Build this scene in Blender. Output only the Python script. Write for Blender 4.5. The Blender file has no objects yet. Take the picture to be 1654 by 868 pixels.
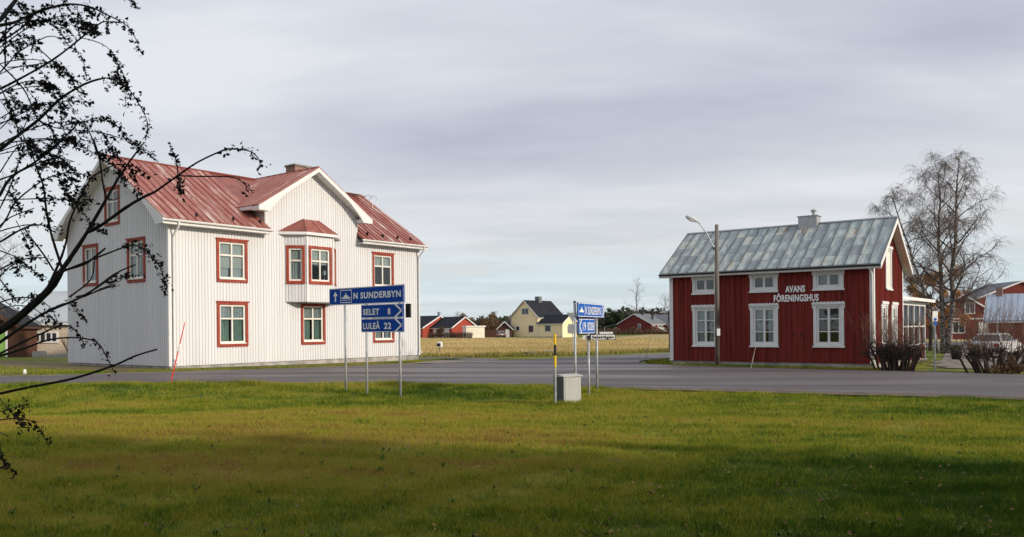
import bpy, bmesh, math, random
import numpy as np
from mathutils import Vector, Matrix
R=math.radians
sc=bpy.context.scene
col=sc.collection
random.seed(11); rng=np.random.default_rng(11)

# ------------------------------------------------------------------ camera
cd=bpy.data.cameras.new('camera'); cam=bpy.data.objects.new('camera',cd); col.objects.link(cam)
cam.location=(0,0,1.6); cam.rotation_euler=(math.pi/2,.0095,0)
cd.sensor_fit='HORIZONTAL'; cd.sensor_width=36; cd.lens=28.8; cd.shift_y=.0576
cd.clip_start=.05; cd.clip_end=6000
sc.camera=cam

# ------------------------------------------------------------------ sky, sun, exposure
SUN_AZ=Vector((.87,-.49,0)).normalized(); SUN_EL=R(19)
w=bpy.data.worlds.new('World'); sc.world=w; w.use_nodes=True
nt=w.node_tree; N=nt.nodes; LK=nt.links; N.clear()
def wn(t,**k):
    n=N.new(t)
    for a,b in k.items(): setattr(n,a,b)
    return n
def wmath(op,a,b=None,clamp=False):
    n=wn('ShaderNodeMath',operation=op); n.use_clamp=clamp
    for i,v in enumerate((a,b)):
        if v is None: continue
        if isinstance(v,(int,float)): n.inputs[i].default_value=v
        else: LK.new(v,n.inputs[i])
    return n.outputs[0]
out=wn('ShaderNodeOutputWorld'); mixs=wn('ShaderNodeMixShader')
sky=wn('ShaderNodeTexSky'); sky.sky_type='NISHITA'; sky.sun_disc=False
sky.sun_elevation=SUN_EL; sky.sun_rotation=math.atan2(SUN_AZ.x,SUN_AZ.y)
bg1=wn('ShaderNodeBackground'); bg1.inputs[1].default_value=.09
LK.new(sky.outputs[0],bg1.inputs[0])
tc=wn('ShaderNodeTexCoord'); sp=wn('ShaderNodeSeparateXYZ'); LK.new(tc.outputs['Generated'],sp.inputs[0])
zc=wmath('MAXIMUM',sp.outputs[2],0.0); den=wmath('ADD',zc,.10)
cx=wmath('DIVIDE',sp.outputs[0],den); cy=wmath('DIVIDE',sp.outputs[1],den)
cmb=wn('ShaderNodeCombineXYZ'); LK.new(cx,cmb.inputs[0]); LK.new(cy,cmb.inputs[1])
mp=wn('ShaderNodeMapping'); mp.inputs['Rotation'].default_value=(0,0,R(-24)); mp.inputs['Scale'].default_value=(.30,.62,1)
mp.inputs['Location'].default_value=(3.1,1.7,0)
LK.new(cmb.outputs[0],mp.inputs[0])
n1=wn('ShaderNodeTexNoise'); n1.inputs['Scale'].default_value=1.05; n1.inputs['Detail'].default_value=5; n1.inputs['Roughness'].default_value=.5; n1.inputs['Distortion'].default_value=.35
LK.new(mp.outputs[0],n1.inputs['Vector'])
mp2=wn('ShaderNodeMapping'); mp2.inputs['Rotation'].default_value=(0,0,R(14)); mp2.inputs['Scale'].default_value=(.7,1.3,1)
LK.new(cmb.outputs[0],mp2.inputs[0])
n2=wn('ShaderNodeTexNoise'); n2.inputs['Scale'].default_value=.9; n2.inputs['Detail'].default_value=6; n2.inputs['Roughness'].default_value=.55
LK.new(mp2.outputs[0],n2.inputs['Vector'])
nsum=wmath('ADD',wmath('MULTIPLY',n1.outputs[0],.72),wmath('MULTIPLY',n2.outputs[0],.28))
cr=wn('ShaderNodeValToRGB'); e=cr.color_ramp.elements
e[0].position=.41; e[0].color=(.465,.485,.58,1)
e[1].position=.60; e[1].color=(.80,.81,.835,1)
m_=cr.color_ramp.elements.new(.5); m_.color=(.61,.635,.70,1)
LK.new(nsum,cr.inputs[0])
# thinner, brighter cloud towards the horizon, with pale blue gaps in it
zz=wmath('ADD',zc,wmath('MULTIPLY',wmath('SUBTRACT',n2.outputs[0],.5),.14))
vr_=wn('ShaderNodeValToRGB'); ve=vr_.color_ramp.elements
ve[0].position=.0; ve[0].color=(.70,.775,.815,1); ve[1].position=.30; ve[1].color=(.60,.615,.685,1)
for p_,c_ in ((.055,(.64,.74,.80)),(.10,(.735,.755,.77)),(.15,(.70,.715,.745))):
    q_=ve.new(p_); q_.color=(*c_,1)
LK.new(zz,vr_.inputs[0])
veil=wn('ShaderNodeMapRange'); veil.interpolation_type='SMOOTHSTEP'; veil.inputs['From Min'].default_value=.26; veil.inputs['From Max'].default_value=.05
LK.new(zz,veil.inputs['Value'])
vm=wn('ShaderNodeMix',data_type='RGBA'); LK.new(veil.outputs[0],vm.inputs['Factor']); LK.new(cr.outputs[0],vm.inputs['A']); LK.new(vr_.outputs[0],vm.inputs['B'])
bg2=wn('ShaderNodeBackground'); LK.new(vm.outputs['Result'],bg2.inputs[0])
LK.new(wmath('ADD',1.06,wmath('MULTIPLY',zc,.35)),bg2.inputs[1])
cov=wn('ShaderNodeMapRange'); cov.inputs['From Min'].default_value=.40; cov.inputs['From Max'].default_value=.56
cov.inputs['To Min'].default_value=.97; cov.inputs['To Max'].default_value=.80
LK.new(n2.outputs[0],cov.inputs['Value'])
LK.new(cov.outputs[0],mixs.inputs[0]); LK.new(bg1.outputs[0],mixs.inputs[1]); LK.new(bg2.outputs[0],mixs.inputs[2])
LK.new(mixs.outputs[0],out.inputs[0])
sd=bpy.data.lights.new('sun','SUN'); sd.energy=3.4; sd.angle=R(1.5); sd.color=(1,.88,.73)
sun=bpy.data.objects.new('sun',sd); col.objects.link(sun)
sdir=-(SUN_AZ*math.cos(SUN_EL)+Vector((0,0,math.sin(SUN_EL))))
sun.rotation_euler=sdir.to_track_quat('-Z','Y').to_euler(); sun.location=(40,-10,30)
vs=sc.view_settings; vs.view_transform='Standard'; vs.look='None'; vs.gamma=1; vs.exposure=0; vs.use_curve_mapping=False

# ------------------------------------------------------------------ helpers
MATS={}
def mat(name,colr,rough=.7,var=.18,scale=6,bump=0,bscale=40,metal=0,rand=0,spec=.3,c2=None,stretch=None,detail=4,lo=.35,hi=.65,obj_coord=True):
    if name in MATS: return MATS[name]
    m=bpy.data.materials.new(name); m.use_nodes=True; t=m.node_tree; n=t.nodes; l=t.links
    b=n['Principled BSDF']; b.inputs['Roughness'].default_value=rough; b.inputs['Metallic'].default_value=metal
    b.inputs['Specular IOR Level'].default_value=spec
    tcn=n.new('ShaderNodeTexCoord'); vec=tcn.outputs['Object']
    if not obj_coord:
        g=n.new('ShaderNodeNewGeometry'); vec=g.outputs['Position']
    if stretch:
        mm=n.new('ShaderNodeMapping'); mm.inputs['Scale'].default_value=stretch; l.new(vec,mm.inputs[0]); vec=mm.outputs[0]
    ns=n.new('ShaderNodeTexNoise'); ns.inputs['Scale'].default_value=scale; ns.inputs['Detail'].default_value=detail
    oi=n.new('ShaderNodeObjectInfo')
    if obj_coord:
        ad=n.new('ShaderNodeVectorMath'); ad.operation='ADD'
        l.new(vec,ad.inputs[0])
        sm=n.new('ShaderNodeMath'); sm.operation='MULTIPLY'; sm.inputs[1].default_value=37.0; l.new(oi.outputs['Random'],sm.inputs[0])
        l.new(sm.outputs[0],ad.inputs[1]); vec=ad.outputs[0]
    l.new(vec,ns.inputs['Vector'])
    mr=n.new('ShaderNodeMapRange'); mr.inputs['From Min'].default_value=lo; mr.inputs['From Max'].default_value=hi; l.new(ns.outputs[0],mr.inputs[0])
    mx=n.new('ShaderNodeMix'); mx.data_type='RGBA'; l.new(mr.outputs[0],mx.inputs['Factor'])
    a=[max(0,c*(1-var)) for c in colr]; bb=[min(1,c*(1+var)) for c in colr] if c2 is None else list(c2)
    if c2 is not None: a=list(colr)
    mx.inputs['A'].default_value=(*a,1); mx.inputs['B'].default_value=(*bb,1)
    res=mx.outputs['Result']
    if rand:
        hv=n.new('ShaderNodeHueSaturation'); l.new(res,hv.inputs['Color'])
        q=n.new('ShaderNodeMapRange'); q.inputs['To Min'].default_value=1-rand; q.inputs['To Max'].default_value=1+rand
        l.new(oi.outputs['Random'],q.inputs[0]); l.new(q.outputs[0],hv.inputs['Value']); res=hv.outputs[0]
    l.new(res,b.inputs['Base Color'])
    if bump:
        n3=n.new('ShaderNodeTexNoise'); n3.inputs['Scale'].default_value=bscale; n3.inputs['Detail'].default_value=5; l.new(vec,n3.inputs['Vector'])
        bp=n.new('ShaderNodeBump'); bp.inputs['Strength'].default_value=bump; bp.inputs['Distance'].default_value=.02
        l.new(n3.outputs[0],bp.inputs['Height']); l.new(bp.outputs[0],b.inputs['Normal'])
    MATS[name]=m; return m
def ramp_mat(name,stops,rough=.6,scale=1.2,bump=.15,metal=0,rand_w=.6,noise_w=.4,stretch=(1,1,1),spec=.3):
    """sheet metal whose colour differs from sheet to sheet, with stains running over each"""
    m=bpy.data.materials.new(name); m.use_nodes=True; t=m.node_tree; n=t.nodes; l=t.links
    b=n['Principled BSDF']; b.inputs['Roughness'].default_value=rough; b.inputs['Metallic'].default_value=metal; b.inputs['Specular IOR Level'].default_value=spec
    tcn=n.new('ShaderNodeTexCoord'); oi=n.new('ShaderNodeObjectInfo')
    mm=n.new('ShaderNodeMapping'); mm.inputs['Scale'].default_value=stretch; l.new(tcn.outputs['Object'],mm.inputs[0])
    sm=n.new('ShaderNodeMath'); sm.operation='MULTIPLY'; sm.inputs[1].default_value=91.0; l.new(oi.outputs['Random'],sm.inputs[0])
    ad=n.new('ShaderNodeVectorMath'); ad.operation='ADD'; l.new(mm.outputs[0],ad.inputs[0]); l.new(sm.outputs[0],ad.inputs[1])
    ns=n.new('ShaderNodeTexNoise'); ns.inputs['Scale'].default_value=scale; ns.inputs['Detail'].default_value=6; ns.inputs['Roughness'].default_value=.6; l.new(ad.outputs[0],ns.inputs['Vector'])
    mr=n.new('ShaderNodeMapRange'); mr.inputs['From Min'].default_value=.3; mr.inputs['From Max'].default_value=.7; l.new(ns.outputs[0],mr.inputs[0])
    m1=n.new('ShaderNodeMath'); m1.operation='MULTIPLY'; m1.inputs[1].default_value=noise_w; l.new(mr.outputs[0],m1.inputs[0])
    m2=n.new('ShaderNodeMath'); m2.operation='MULTIPLY_ADD'; m2.inputs[1].default_value=rand_w; l.new(oi.outputs['Random'],m2.inputs[0]); l.new(m1.outputs[0],m2.inputs[2])
    cr=n.new('ShaderNodeValToRGB'); els=cr.color_ramp.elements
    for i,(p,c) in enumerate(stops):
        el=els[i] if i<2 else els.new(p)
        el.position=p; el.color=(*c,1)
    l.new(m2.outputs[0],cr.inputs[0]); l.new(cr.outputs[0],b.inputs['Base Color'])
    bp=n.new('ShaderNodeBump'); bp.inputs['Strength'].default_value=bump; bp.inputs['Distance'].default_value=.03
    l.new(ns.outputs[0],bp.inputs['Height']); l.new(bp.outputs[0],b.inputs['Normal'])
    MATS[name]=m; return m
def glass_mat(name,tint=(.72,.77,.79),refl=.07):
    m=bpy.data.materials.new(name); m.use_nodes=True; t=m.node_tree; n=t.nodes; l=t.links
    n.remove(n['Principled BSDF']); o=n['Material Output']
    tr=n.new('ShaderNodeBsdfTransparent'); tr.inputs[0].default_value=(*tint,1)
    gl=n.new('ShaderNodeBsdfGlossy'); gl.inputs['Roughness'].default_value=.03
    fr=n.new('ShaderNodeFresnel'); fr.inputs[0].default_value=1.5
    ad=n.new('ShaderNodeMath'); ad.operation='ADD'; ad.inputs[1].default_value=refl; ad.use_clamp=True; l.new(fr.outputs[0],ad.inputs[0])
    ns=n.new('ShaderNodeTexNoise'); ns.inputs['Scale'].default_value=1.3; tcn=n.new('ShaderNodeTexCoord'); l.new(tcn.outputs['Object'],ns.inputs['Vector'])
    bp=n.new('ShaderNodeBump'); bp.inputs['Strength'].default_value=.12; bp.inputs['Distance'].default_value=.05; l.new(ns.outputs[0],bp.inputs['Height']); l.new(bp.outputs[0],gl.inputs['Normal'])
    mx=n.new('ShaderNodeMixShader'); gb=n.new('ShaderNodeNewGeometry'); iv=n.new('ShaderNodeMath'); iv.operation='SUBTRACT'; iv.inputs[0].default_value=1.0; l.new(gb.outputs['Backfacing'],iv.inputs[1])
    fm=n.new('ShaderNodeMath'); fm.operation='MULTIPLY'; l.new(ad.outputs[0],fm.inputs[0]); l.new(iv.outputs[0],fm.inputs[1])
    l.new(fm.outputs[0],mx.inputs[0]); l.new(tr.outputs[0],mx.inputs[1]); l.new(gl.outputs[0],mx.inputs[2]); l.new(mx.outputs[0],o.inputs[0])
    MATS[name]=m; return m

class MB:
    def __init__(s): s.v=[]; s.f=[]
    def face(s,pts):
        b=len(s.v); s.v+= [tuple(p) for p in pts]; s.f.append(tuple(range(b,b+len(pts)))); return s
    def box(s,x0,x1,y0,y1,z0,z1):
        b=len(s.v)
        s.v+=[(x0,y0,z0),(x1,y0,z0),(x1,y1,z0),(x0,y1,z0),(x0,y0,z1),(x1,y0,z1),(x1,y1,z1),(x0,y1,z1)]
        for q in ((0,3,2,1),(4,5,6,7),(0,1,5,4),(1,2,6,5),(2,3,7,6),(3,0,4,7)): s.f.append(tuple(b+i for i in q))
        return s
    def prism(s,poly,axis,a,b_):
        """polygon in the plane across the axis, extruded from a to b_; axis 'x': poly=(y,z); 'y': (x,z); 'z': (x,y)"""
        def P(p,t): return {'x':(t,p[0],p[1]),'y':(p[0],t,p[1]),'z':(p[0],p[1],t)}[axis]
        b=len(s.v); n=len(poly)
        s.v+=[P(p,a) for p in poly]+[P(p,b_) for p in poly]
        s.f.append(tuple(range(b,b+n))); s.f.append(tuple(range(b+2*n-1,b+n-1,-1)))
        for i in range(n): s.f.append((b+i,b+n+i,b+n+(i+1)%n,b+(i+1)%n))
        return s
    def tube(s,pts,rad,sides=8,cap=True):
        pts=[Vector(p) for p in pts]; n=len(pts)
        if not hasattr(rad,'__len__'): rad=[rad]*n
        b0=len(s.v); up=None
        for i,p in enumerate(pts):
            d=(pts[min(i+1,n-1)]-pts[max(i-1,0)])
            d=d.normalized() if d.length>1e-9 else Vector((0,0,1))
            if up is None: up=Vector((1,0,0)) if abs(d.x)<.8 else Vector((0,1,0))
            x=(up-d*up.dot(d))
            x=x.normalized() if x.length>1e-6 else d.orthogonal().normalized()
            up=x; y=d.cross(x)
            for k in range(sides):
                a=2*math.pi*k/sides; s.v.append(tuple(p+(x*math.cos(a)+y*math.sin(a))*rad[i]))
        for i in range(n-1):
            for k in range(sides):
                a=b0+i*sides+k; c=b0+i*sides+(k+1)%sides
                s.f.append((a,c,c+sides,a+sides))
        if cap:
            s.f.append(tuple(b0+k for k in range(sides-1,-1,-1))); s.f.append(tuple(b0+(n-1)*sides+k for k in range(sides)))
        return s
    def lathe(s,prof,cx=0,cy=0,sides=16):
        b0=len(s.v)
        for r,z in prof:
            for k in range(sides):
                a=2*math.pi*k/sides; s.v.append((cx+r*math.cos(a),cy+r*math.sin(a),z))
        for i in range(len(prof)-1):
            for k in range(sides):
                a=b0+i*sides+k; c=b0+i*sides+(k+1)%sides; s.f.append((a,c,c+sides,a+sides))
        s.f.append(tuple(b0+k for k in range(sides-1,-1,-1))); e=b0+(len(prof)-1)*sides; s.f.append(tuple(e+k for k in range(sides)))
        return s
    def mesh(s,name,m=None,smooth=False):
        me=bpy.data.meshes.new(name); me.from_pydata(s.v,[],s.f); me.update()
        if m: me.materials.append(MATS[m] if isinstance(m,str) else m)
        if smooth: me.shade_smooth()
        return me
    def build(s,name,m,parent=None,loc=None,rz=None,smooth=False,**tags):
        return put(name,s.mesh(name,m,smooth),parent,loc,rz,**tags)
def put(name,me,parent=None,loc=None,rz=None,label=None,cat=None,group=None,kind=None,mw=None):
    o=bpy.data.objects.new(name,me); col.objects.link(o)
    if parent: o.parent=parent
    if loc: o.location=loc
    if rz is not None: o.rotation_euler=(0,0,rz)
    if mw is not None: o.matrix_local=mw
    if label: o['label']=label
    if cat: o['category']=cat
    if group: o['group']=group
    if kind: o['kind']=kind
    return o
def thing(name,label,cat,loc,rz=0,group=None):
    return put(name,None,None,loc,rz,label,cat,group)
def dup(o,parent=None):
    c=o.copy(); col.objects.link(c); c.parent=parent
    for ch in list(o.children): dup(ch,c)
    return c
def tri_mesh(name,V,m,attr=None):
    """V: (n,3,3) array of loose triangles"""
    n=len(V); me=bpy.data.meshes.new(name)
    me.vertices.add(3*n); me.vertices.foreach_set('co',V.reshape(-1).astype(np.float32))
    me.loops.add(3*n); me.loops.foreach_set('vertex_index',np.arange(3*n,dtype=np.int32))
    me.polygons.add(n); me.polygons.foreach_set('loop_start',np.arange(0,3*n,3,dtype=np.int32))
    me.update(); me.validate()
    me.materials.append(MATS[m] if isinstance(m,str) else m); return me
def text_mesh(body,h,width=None,depth=.01,bold=0.0,space=1.0):
    cu=bpy.data.curves.new('t','FONT'); cu.body=body; cu.size=1; cu.offset=bold; cu.resolution_u=3; cu.space_character=space
    ob=bpy.data.objects.new('t',cu); col.objects.link(ob)
    bpy.context.view_layer.update()
    dg=bpy.context.evaluated_depsgraph_get(); me=bpy.data.meshes.new_from_object(ob.evaluated_get(dg))
    bpy.data.objects.remove(ob); bpy.data.curves.remove(cu)
    co=np.empty(len(me.vertices)*3,np.float32); me.vertices.foreach_get('co',co); co=co.reshape(-1,3)
    mn,mx=co.min(0),co.max(0)
    # cap height of this font is close to .73 at size 1
    s=h/.73; sx=s if width is None else width/(mx[0]-mn[0])
    tri=[]
    me.calc_loop_triangles()
    P=[((c[0]-mn[0])*sx,-depth,c[1]*s) for c in co]
    mb=MB(); mb.v=P; mb.f=[tuple(p.vertices) for p in me.polygons]
    # edge walls give the letters their thickness
    from collections import Counter
    ec=Counter()
    for p in me.polygons:
        for k in p.edge_keys: ec[k]+=1
    base=len(P); mb.v=P+[(p[0],0.0,p[2]) for p in P]
    for (a,b),c in ec.items():
        if c==1: mb.f.append((a,b,b+base,a+base))
    bpy.data.meshes.remove(me)
    return mb
def clip(poly,outline):
    """Sutherland-Hodgman against a convex, counter-clockwise outline"""
    out_=poly
    for i in range(len(outline)):
        ax,ay=outline[i]; bx,by=outline[(i+1)%len(outline)]
        inp=out_; out_=[]
        if not inp: return []
        side=lambda p:(bx-ax)*(p[1]-ay)-(by-ay)*(p[0]-ax)
        for j in range(len(inp)):
            p=inp[j]; q=inp[(j+1)%len(inp)]; sp_,sq=side(p),side(q)
            if sp_>=0: out_.append(p)
            if (sp_>=0)!=(sq>=0):
                t=sp_/(sp_-sq); out_.append((p[0]+(q[0]-p[0])*t,p[1]+(q[1]-p[1])*t))
    return out_
def facade(root,name,outlines,holes,m,loc=(0,0,0),rz=0,reveal=.16,batten=None):
    """wall with real openings; u along local x, outward = local -y. holes=(u0,u1,z0,z1). batten=(spacing,width,depth,material,margin,offset)"""
    mb=MB()
    us=sorted({p[0] for o in outlines for p in o}|{h[0] for h in holes}|{h[1] for h in holes})
    zs=sorted({p[1] for o in outlines for p in o}|{h[2] for h in holes}|{h[3] for h in holes})
    for o in outlines:
        for i in range(len(us)-1):
            for j in range(len(zs)-1):
                uc=(us[i]+us[i+1])/2; zc_=(zs[j]+zs[j+1])/2
                if any(h[0]<uc<h[1] and h[2]<zc_<h[3] for h in holes): continue
                pl=clip([(us[i],zs[j]),(us[i+1],zs[j]),(us[i+1],zs[j+1]),(us[i],zs[j+1])],o)
                if len(pl)>2: mb.face([(p[0],0,p[1]) for p in pl])
    for u0,u1,z0,z1 in holes:
        c=[(u0,z0),(u1,z0),(u1,z1),(u0,z1)]
        for k in range(4):
            a,b=c[k],c[(k+1)%4]; mb.face([(a[0],0,a[1]),(b[0],0,b[1]),(b[0],reveal,b[1]),(a[0],reveal,a[1])])
    wl=mb.build(name,m,root,loc,rz)
    if batten:
        sp_,bw,bd,bm,mg,of=batten
        unit=MB().box(-.5,.5,-1,0,0,1).mesh('batten',bm)
        u=min(p[0] for o in outlines for p in o)+of; umax=max(p[0] for o in outlines for p in o)
        while u<umax-.03:
            iv=[]
            for o in outlines:
                zz=[]
                for i in range(len(o)):
                    (ax,az),(bx,bz)=o[i],o[(i+1)%len(o)]
                    if (ax-u)*(bx-u)<=0 and abs(ax-bx)>1e-9: zz.append(az+(bz-az)*(u-ax)/(bx-ax))
                if len(zz)>=2: iv.append([min(zz),max(zz)])
            iv.sort(); mg_=[]
            for a in iv:
                if mg_ and a[0]<=mg_[-1][1]+.01: mg_[-1][1]=max(mg_[-1][1],a[1])
                else: mg_.append(a)
            for h in holes:
                if h[0]-mg<u<h[1]+mg:
                    nx=[]
                    for a,b in mg_:
                        lo_,hi_=h[2]-mg,h[3]+mg
                        if hi_<=a or lo_>=b: nx.append([a,b]); continue
                        if a<lo_: nx.append([a,lo_])
                        if hi_<b: nx.append([hi_,b])
                    mg_=nx
            for a,b in mg_:
                if b-a>.05:
                    put('batten',unit,wl,mw=Matrix.Translation((u,0,a+.001))@Matrix.Diagonal((bw,bd,b-a-.002,1)))
            u+=sp_
    return wl
def frame_mesh(w_,h_,t,d0,d1,mull=0,trans=(),mt=.05,bars=()):
    """flat picture frame centred on the origin in xz, from y=d0 to d1"""
    mb=MB(); x,z=w_/2,h_/2
    mb.box(-x,-x+t,d0,d1,-z,z).box(x-t,x,d0,d1,-z,z).box(-x+t,x-t,d0,d1,z-t,z).box(-x+t,x-t,d0,d1,-z,-z+t)
    if mull: mb.box(-mt/2,mt/2,d0+.002,d1,-z+t,z-t)
    for tz in trans:
        segs=[(-x+t,x-t)] if not mull else [(-x+t,-mt/2),(mt/2,x-t)]
        for a,b in segs: mb.box(a,b,d0+.006,d1,tz-mt/2,tz+mt/2)
    return mb
def panes(win,w_,h_,t,cols,zcuts,y,gm='glass',mt=.05):
    """one pane for each opening between the bars"""
    x=w_/2-t; z=h_/2-t
    xs=[-x,x] if cols==1 else [-x,0,x]; zz=[-z]+list(zcuts)+[z]
    for i in range(len(xs)-1):
        for j in range(len(zz)-1):
            a0,a1,b0,b1=xs[i]-.004,xs[i+1]+.004,zz[j]-.004,zz[j+1]+.004
            MB().box(a0,a1,y,y+.008,b0,b1).build('pane',gm,win)
def curtain(win,x0,x1,z0,z1,y,m,amp=.03,wl=.13):
    mb=MB(); n=max(6,int((x1-x0)/wl*6)); pv=None
    for i in range(n+1):
        x=x0+(x1-x0)*i/n; yy=y+amp*math.sin(2*math.pi*x/wl+x*3)
        cur=[(x,yy,z0),(x,yy,z1)]
        if pv: mb.face([pv[0],cur[0],cur[1],pv[1]])
        pv=cur
    mb.build('curtain',m,win,smooth=True)

# ------------------------------------------------------------------ ground, roads, field
def cl(v,a,b): return max(a,min(b,v))
def G(x,y): return -.147-.0083*cl(x,-25,25)-.0096*(cl(y,14,80)-34)
NEAR=[(-140,20.0),(-60,21.4),(-30,22.3),(-14.36,22.96),(-9.35,23.45),(-2.96,23.32),(1.2,22.1),(3.57,21.27),(7.07,19.81),(11.21,17.96),(22,13.0),(45,2.0),(90,-20)]
def road_near(x): return float(np.interp(x,[p[0] for p in NEAR],[p[1] for p in NEAR]))
def sstep(a,b,v):
    t=cl((v-a)/(b-a),0,1); return t*t*(3-2*t)
def T(x,y):
    """lawn surface: a low bank down from the road, deepest on the left, then level again"""
    z=G(x,y); d=road_near(x)-y
    if d>0:
        amp=.05+.10*(1-sstep(-2,3,x))+.20*(1-sstep(-13,-5,x))
        z+=.06*(1-sstep(1.2,2.6,d))*sstep(0,.5,d)*(1-sstep(0,5,x)) - amp*sstep(1.6,4.0,d)*(1-sstep(6,11,d))
        z+=.012*math.sin(x*1.7+y*.6)+.01*math.sin(y*2.3-x*.7)
    return z
def lawn_nodes(m,blade=False):
    m.use_nodes=True; t=m.node_tree; n=t.nodes; l=t.links; b=n['Principled BSDF']; b.inputs['Roughness'].default_value=.75; b.inputs['Specular IOR Level'].default_value=.15
    g=n.new('ShaderNodeNewGeometry')
    mp=n.new('ShaderNodeMapping'); mp.inputs['Scale'].default_value=(.16,.42,1); l.new(g.outputs['Position'],mp.inputs[0])
    a=n.new('ShaderNodeTexNoise'); a.inputs['Scale'].default_value=1.0; a.inputs['Detail'].default_value=6; a.inputs['Roughness'].default_value=.62; l.new(mp.outputs[0],a.inputs['Vector'])
    sx=n.new('ShaderNodeSeparateXYZ'); l.new(g.outputs['Position'],sx.inputs[0])
    # worn brownish belt across the middle of the lawn, fading out to the right
    bell=n.new('ShaderNodeMapRange'); bell.interpolation_type='SMOOTHSTEP'; bell.inputs['From Min'].default_value=17.6; bell.inputs['From Max'].default_value=14.2; l.new(sx.outputs[1],bell.inputs[0])
    bel2=n.new('ShaderNodeMapRange'); bel2.interpolation_type='SMOOTHSTEP'; bel2.inputs['From Min'].default_value=6.0; bel2.inputs['From Max'].default_value=9.5; l.new(sx.outputs[1],bel2.inputs[0])
    rx=n.new('ShaderNodeMapRange'); rx.interpolation_type='SMOOTHSTEP'; rx.inputs['From Min'].default_value=4.5; rx.inputs['From Max'].default_value=-1.5; l.new(sx.outputs[0],rx.inputs[0])
    def mul(p,q):
        k=n.new('ShaderNodeMath'); k.operation='MULTIPLY'
        for i,v in enumerate((p,q)):
            if isinstance(v,(int,float)): k.inputs[i].default_value=v
            else: l.new(v,k.inputs[i])
        return k.outputs[0]
    def add(p,q):
        k=n.new('ShaderNodeMath'); k.operation='ADD'
        for i,v in enumerate((p,q)):
            if isinstance(v,(int,float)): k.inputs[i].default_value=v
            else: l.new(v,k.inputs[i])
        return k.outputs[0]
    band=mul(mul(bell.outputs[0],bel2.outputs[0]),rx.outputs[0])
    v=add(a.outputs[0],mul(band,.165))
    # greener turf in the near right corner, also darkened in colour to deepen the shade
    gx_=n.new('ShaderNodeMapRange'); gx_.interpolation_type='SMOOTHSTEP'; gx_.inputs['From Min'].default_value=-1.5; gx_.inputs['From Max'].default_value=4.0; l.new(sx.outputs[0],gx_.inputs[0])
    gy_=n.new('ShaderNodeMapRange'); gy_.interpolation_type='SMOOTHSTEP'; gy_.inputs['From Min'].default_value=11.5; gy_.inputs['From Max'].default_value=7.0; l.new(sx.outputs[1],gy_.inputs[0])
    v=add(v,mul(mul(gx_.outputs[0],gy_.outputs[0]),-.17))
    c_=n.new('ShaderNodeTexNoise'); c_.inputs['Scale'].default_value=2.6; c_.inputs['Detail'].default_value=5; c_.inputs['Roughness'].default_value=.7; l.new(g.outputs['Position'],c_.inputs['Vector'])
    v=add(v,mul(add(c_.outputs[0],-.5),.62))
    if blade: v=add(v,mul(add(g.outputs['Random Per Island'],-.5),.34))
    cr=n.new('ShaderNodeValToRGB'); e=cr.color_ramp.elements
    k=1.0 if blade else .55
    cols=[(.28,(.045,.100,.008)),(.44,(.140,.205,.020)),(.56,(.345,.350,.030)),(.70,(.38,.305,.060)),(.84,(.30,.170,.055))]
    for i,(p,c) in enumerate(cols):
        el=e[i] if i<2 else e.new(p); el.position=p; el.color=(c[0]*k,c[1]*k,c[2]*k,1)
    l.new(v,cr.inputs[0]); l.new(cr.outputs[0],b.inputs['Base Color'])
    if not blade:
        f=n.new('ShaderNodeTexNoise'); f.inputs['Scale'].default_value=26; f.inputs['Detail'].default_value=5; l.new(g.outputs['Position'],f.inputs['Vector'])
        bp=n.new('ShaderNodeBump'); bp.inputs['Strength'].default_value=.8; bp.inputs['Distance'].default_value=.05; l.new(f.outputs[0],bp.inputs['Height']); l.new(bp.outputs[0],b.inputs['Normal'])
    else:
        b.inputs['Subsurface Weight'].default_value=0
        tr=n.new('ShaderNodeBsdfTranslucent'); l.new(cr.outputs[0],tr.inputs[0]); mx=n.new('ShaderNodeMixShader'); mx.inputs[0].default_value=.35
        o=n['Material Output']; l.new(b.outputs[0],mx.inputs[1]); l.new(tr.outputs[0],mx.inputs[2]); l.new(mx.outputs[0],o.inputs[0])
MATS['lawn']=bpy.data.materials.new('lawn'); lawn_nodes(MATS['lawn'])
MATS['blade']=bpy.data.materials.new('blade'); lawn_nodes(MATS['blade'],True)
mat('straw',(.40,.305,.14),.9,c2=(.29,.225,.085),scale=.10,bump=.6,bscale=8,obj_coord=False,lo=.42,hi=.62)
mat('straw_blade',(.50,.385,.18),.85,c2=(.39,.30,.115),scale=.09,obj_coord=False,lo=.42,hi=.62)
mat('verge',(.115,.10,.030),.9,c2=(.16,.115,.05),scale=.8,bump=.7,bscale=14,obj_coord=False)
mat('gravel',(.27,.24,.205),.9,c2=(.17,.145,.11),scale=1.6,bump=.8,bscale=30,obj_coord=False)
mat('dirt',(.085,.060,.045),.95,c2=(.16,.125,.095),scale=2.5,bump=.8,bscale=20,obj_coord=False)
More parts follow.
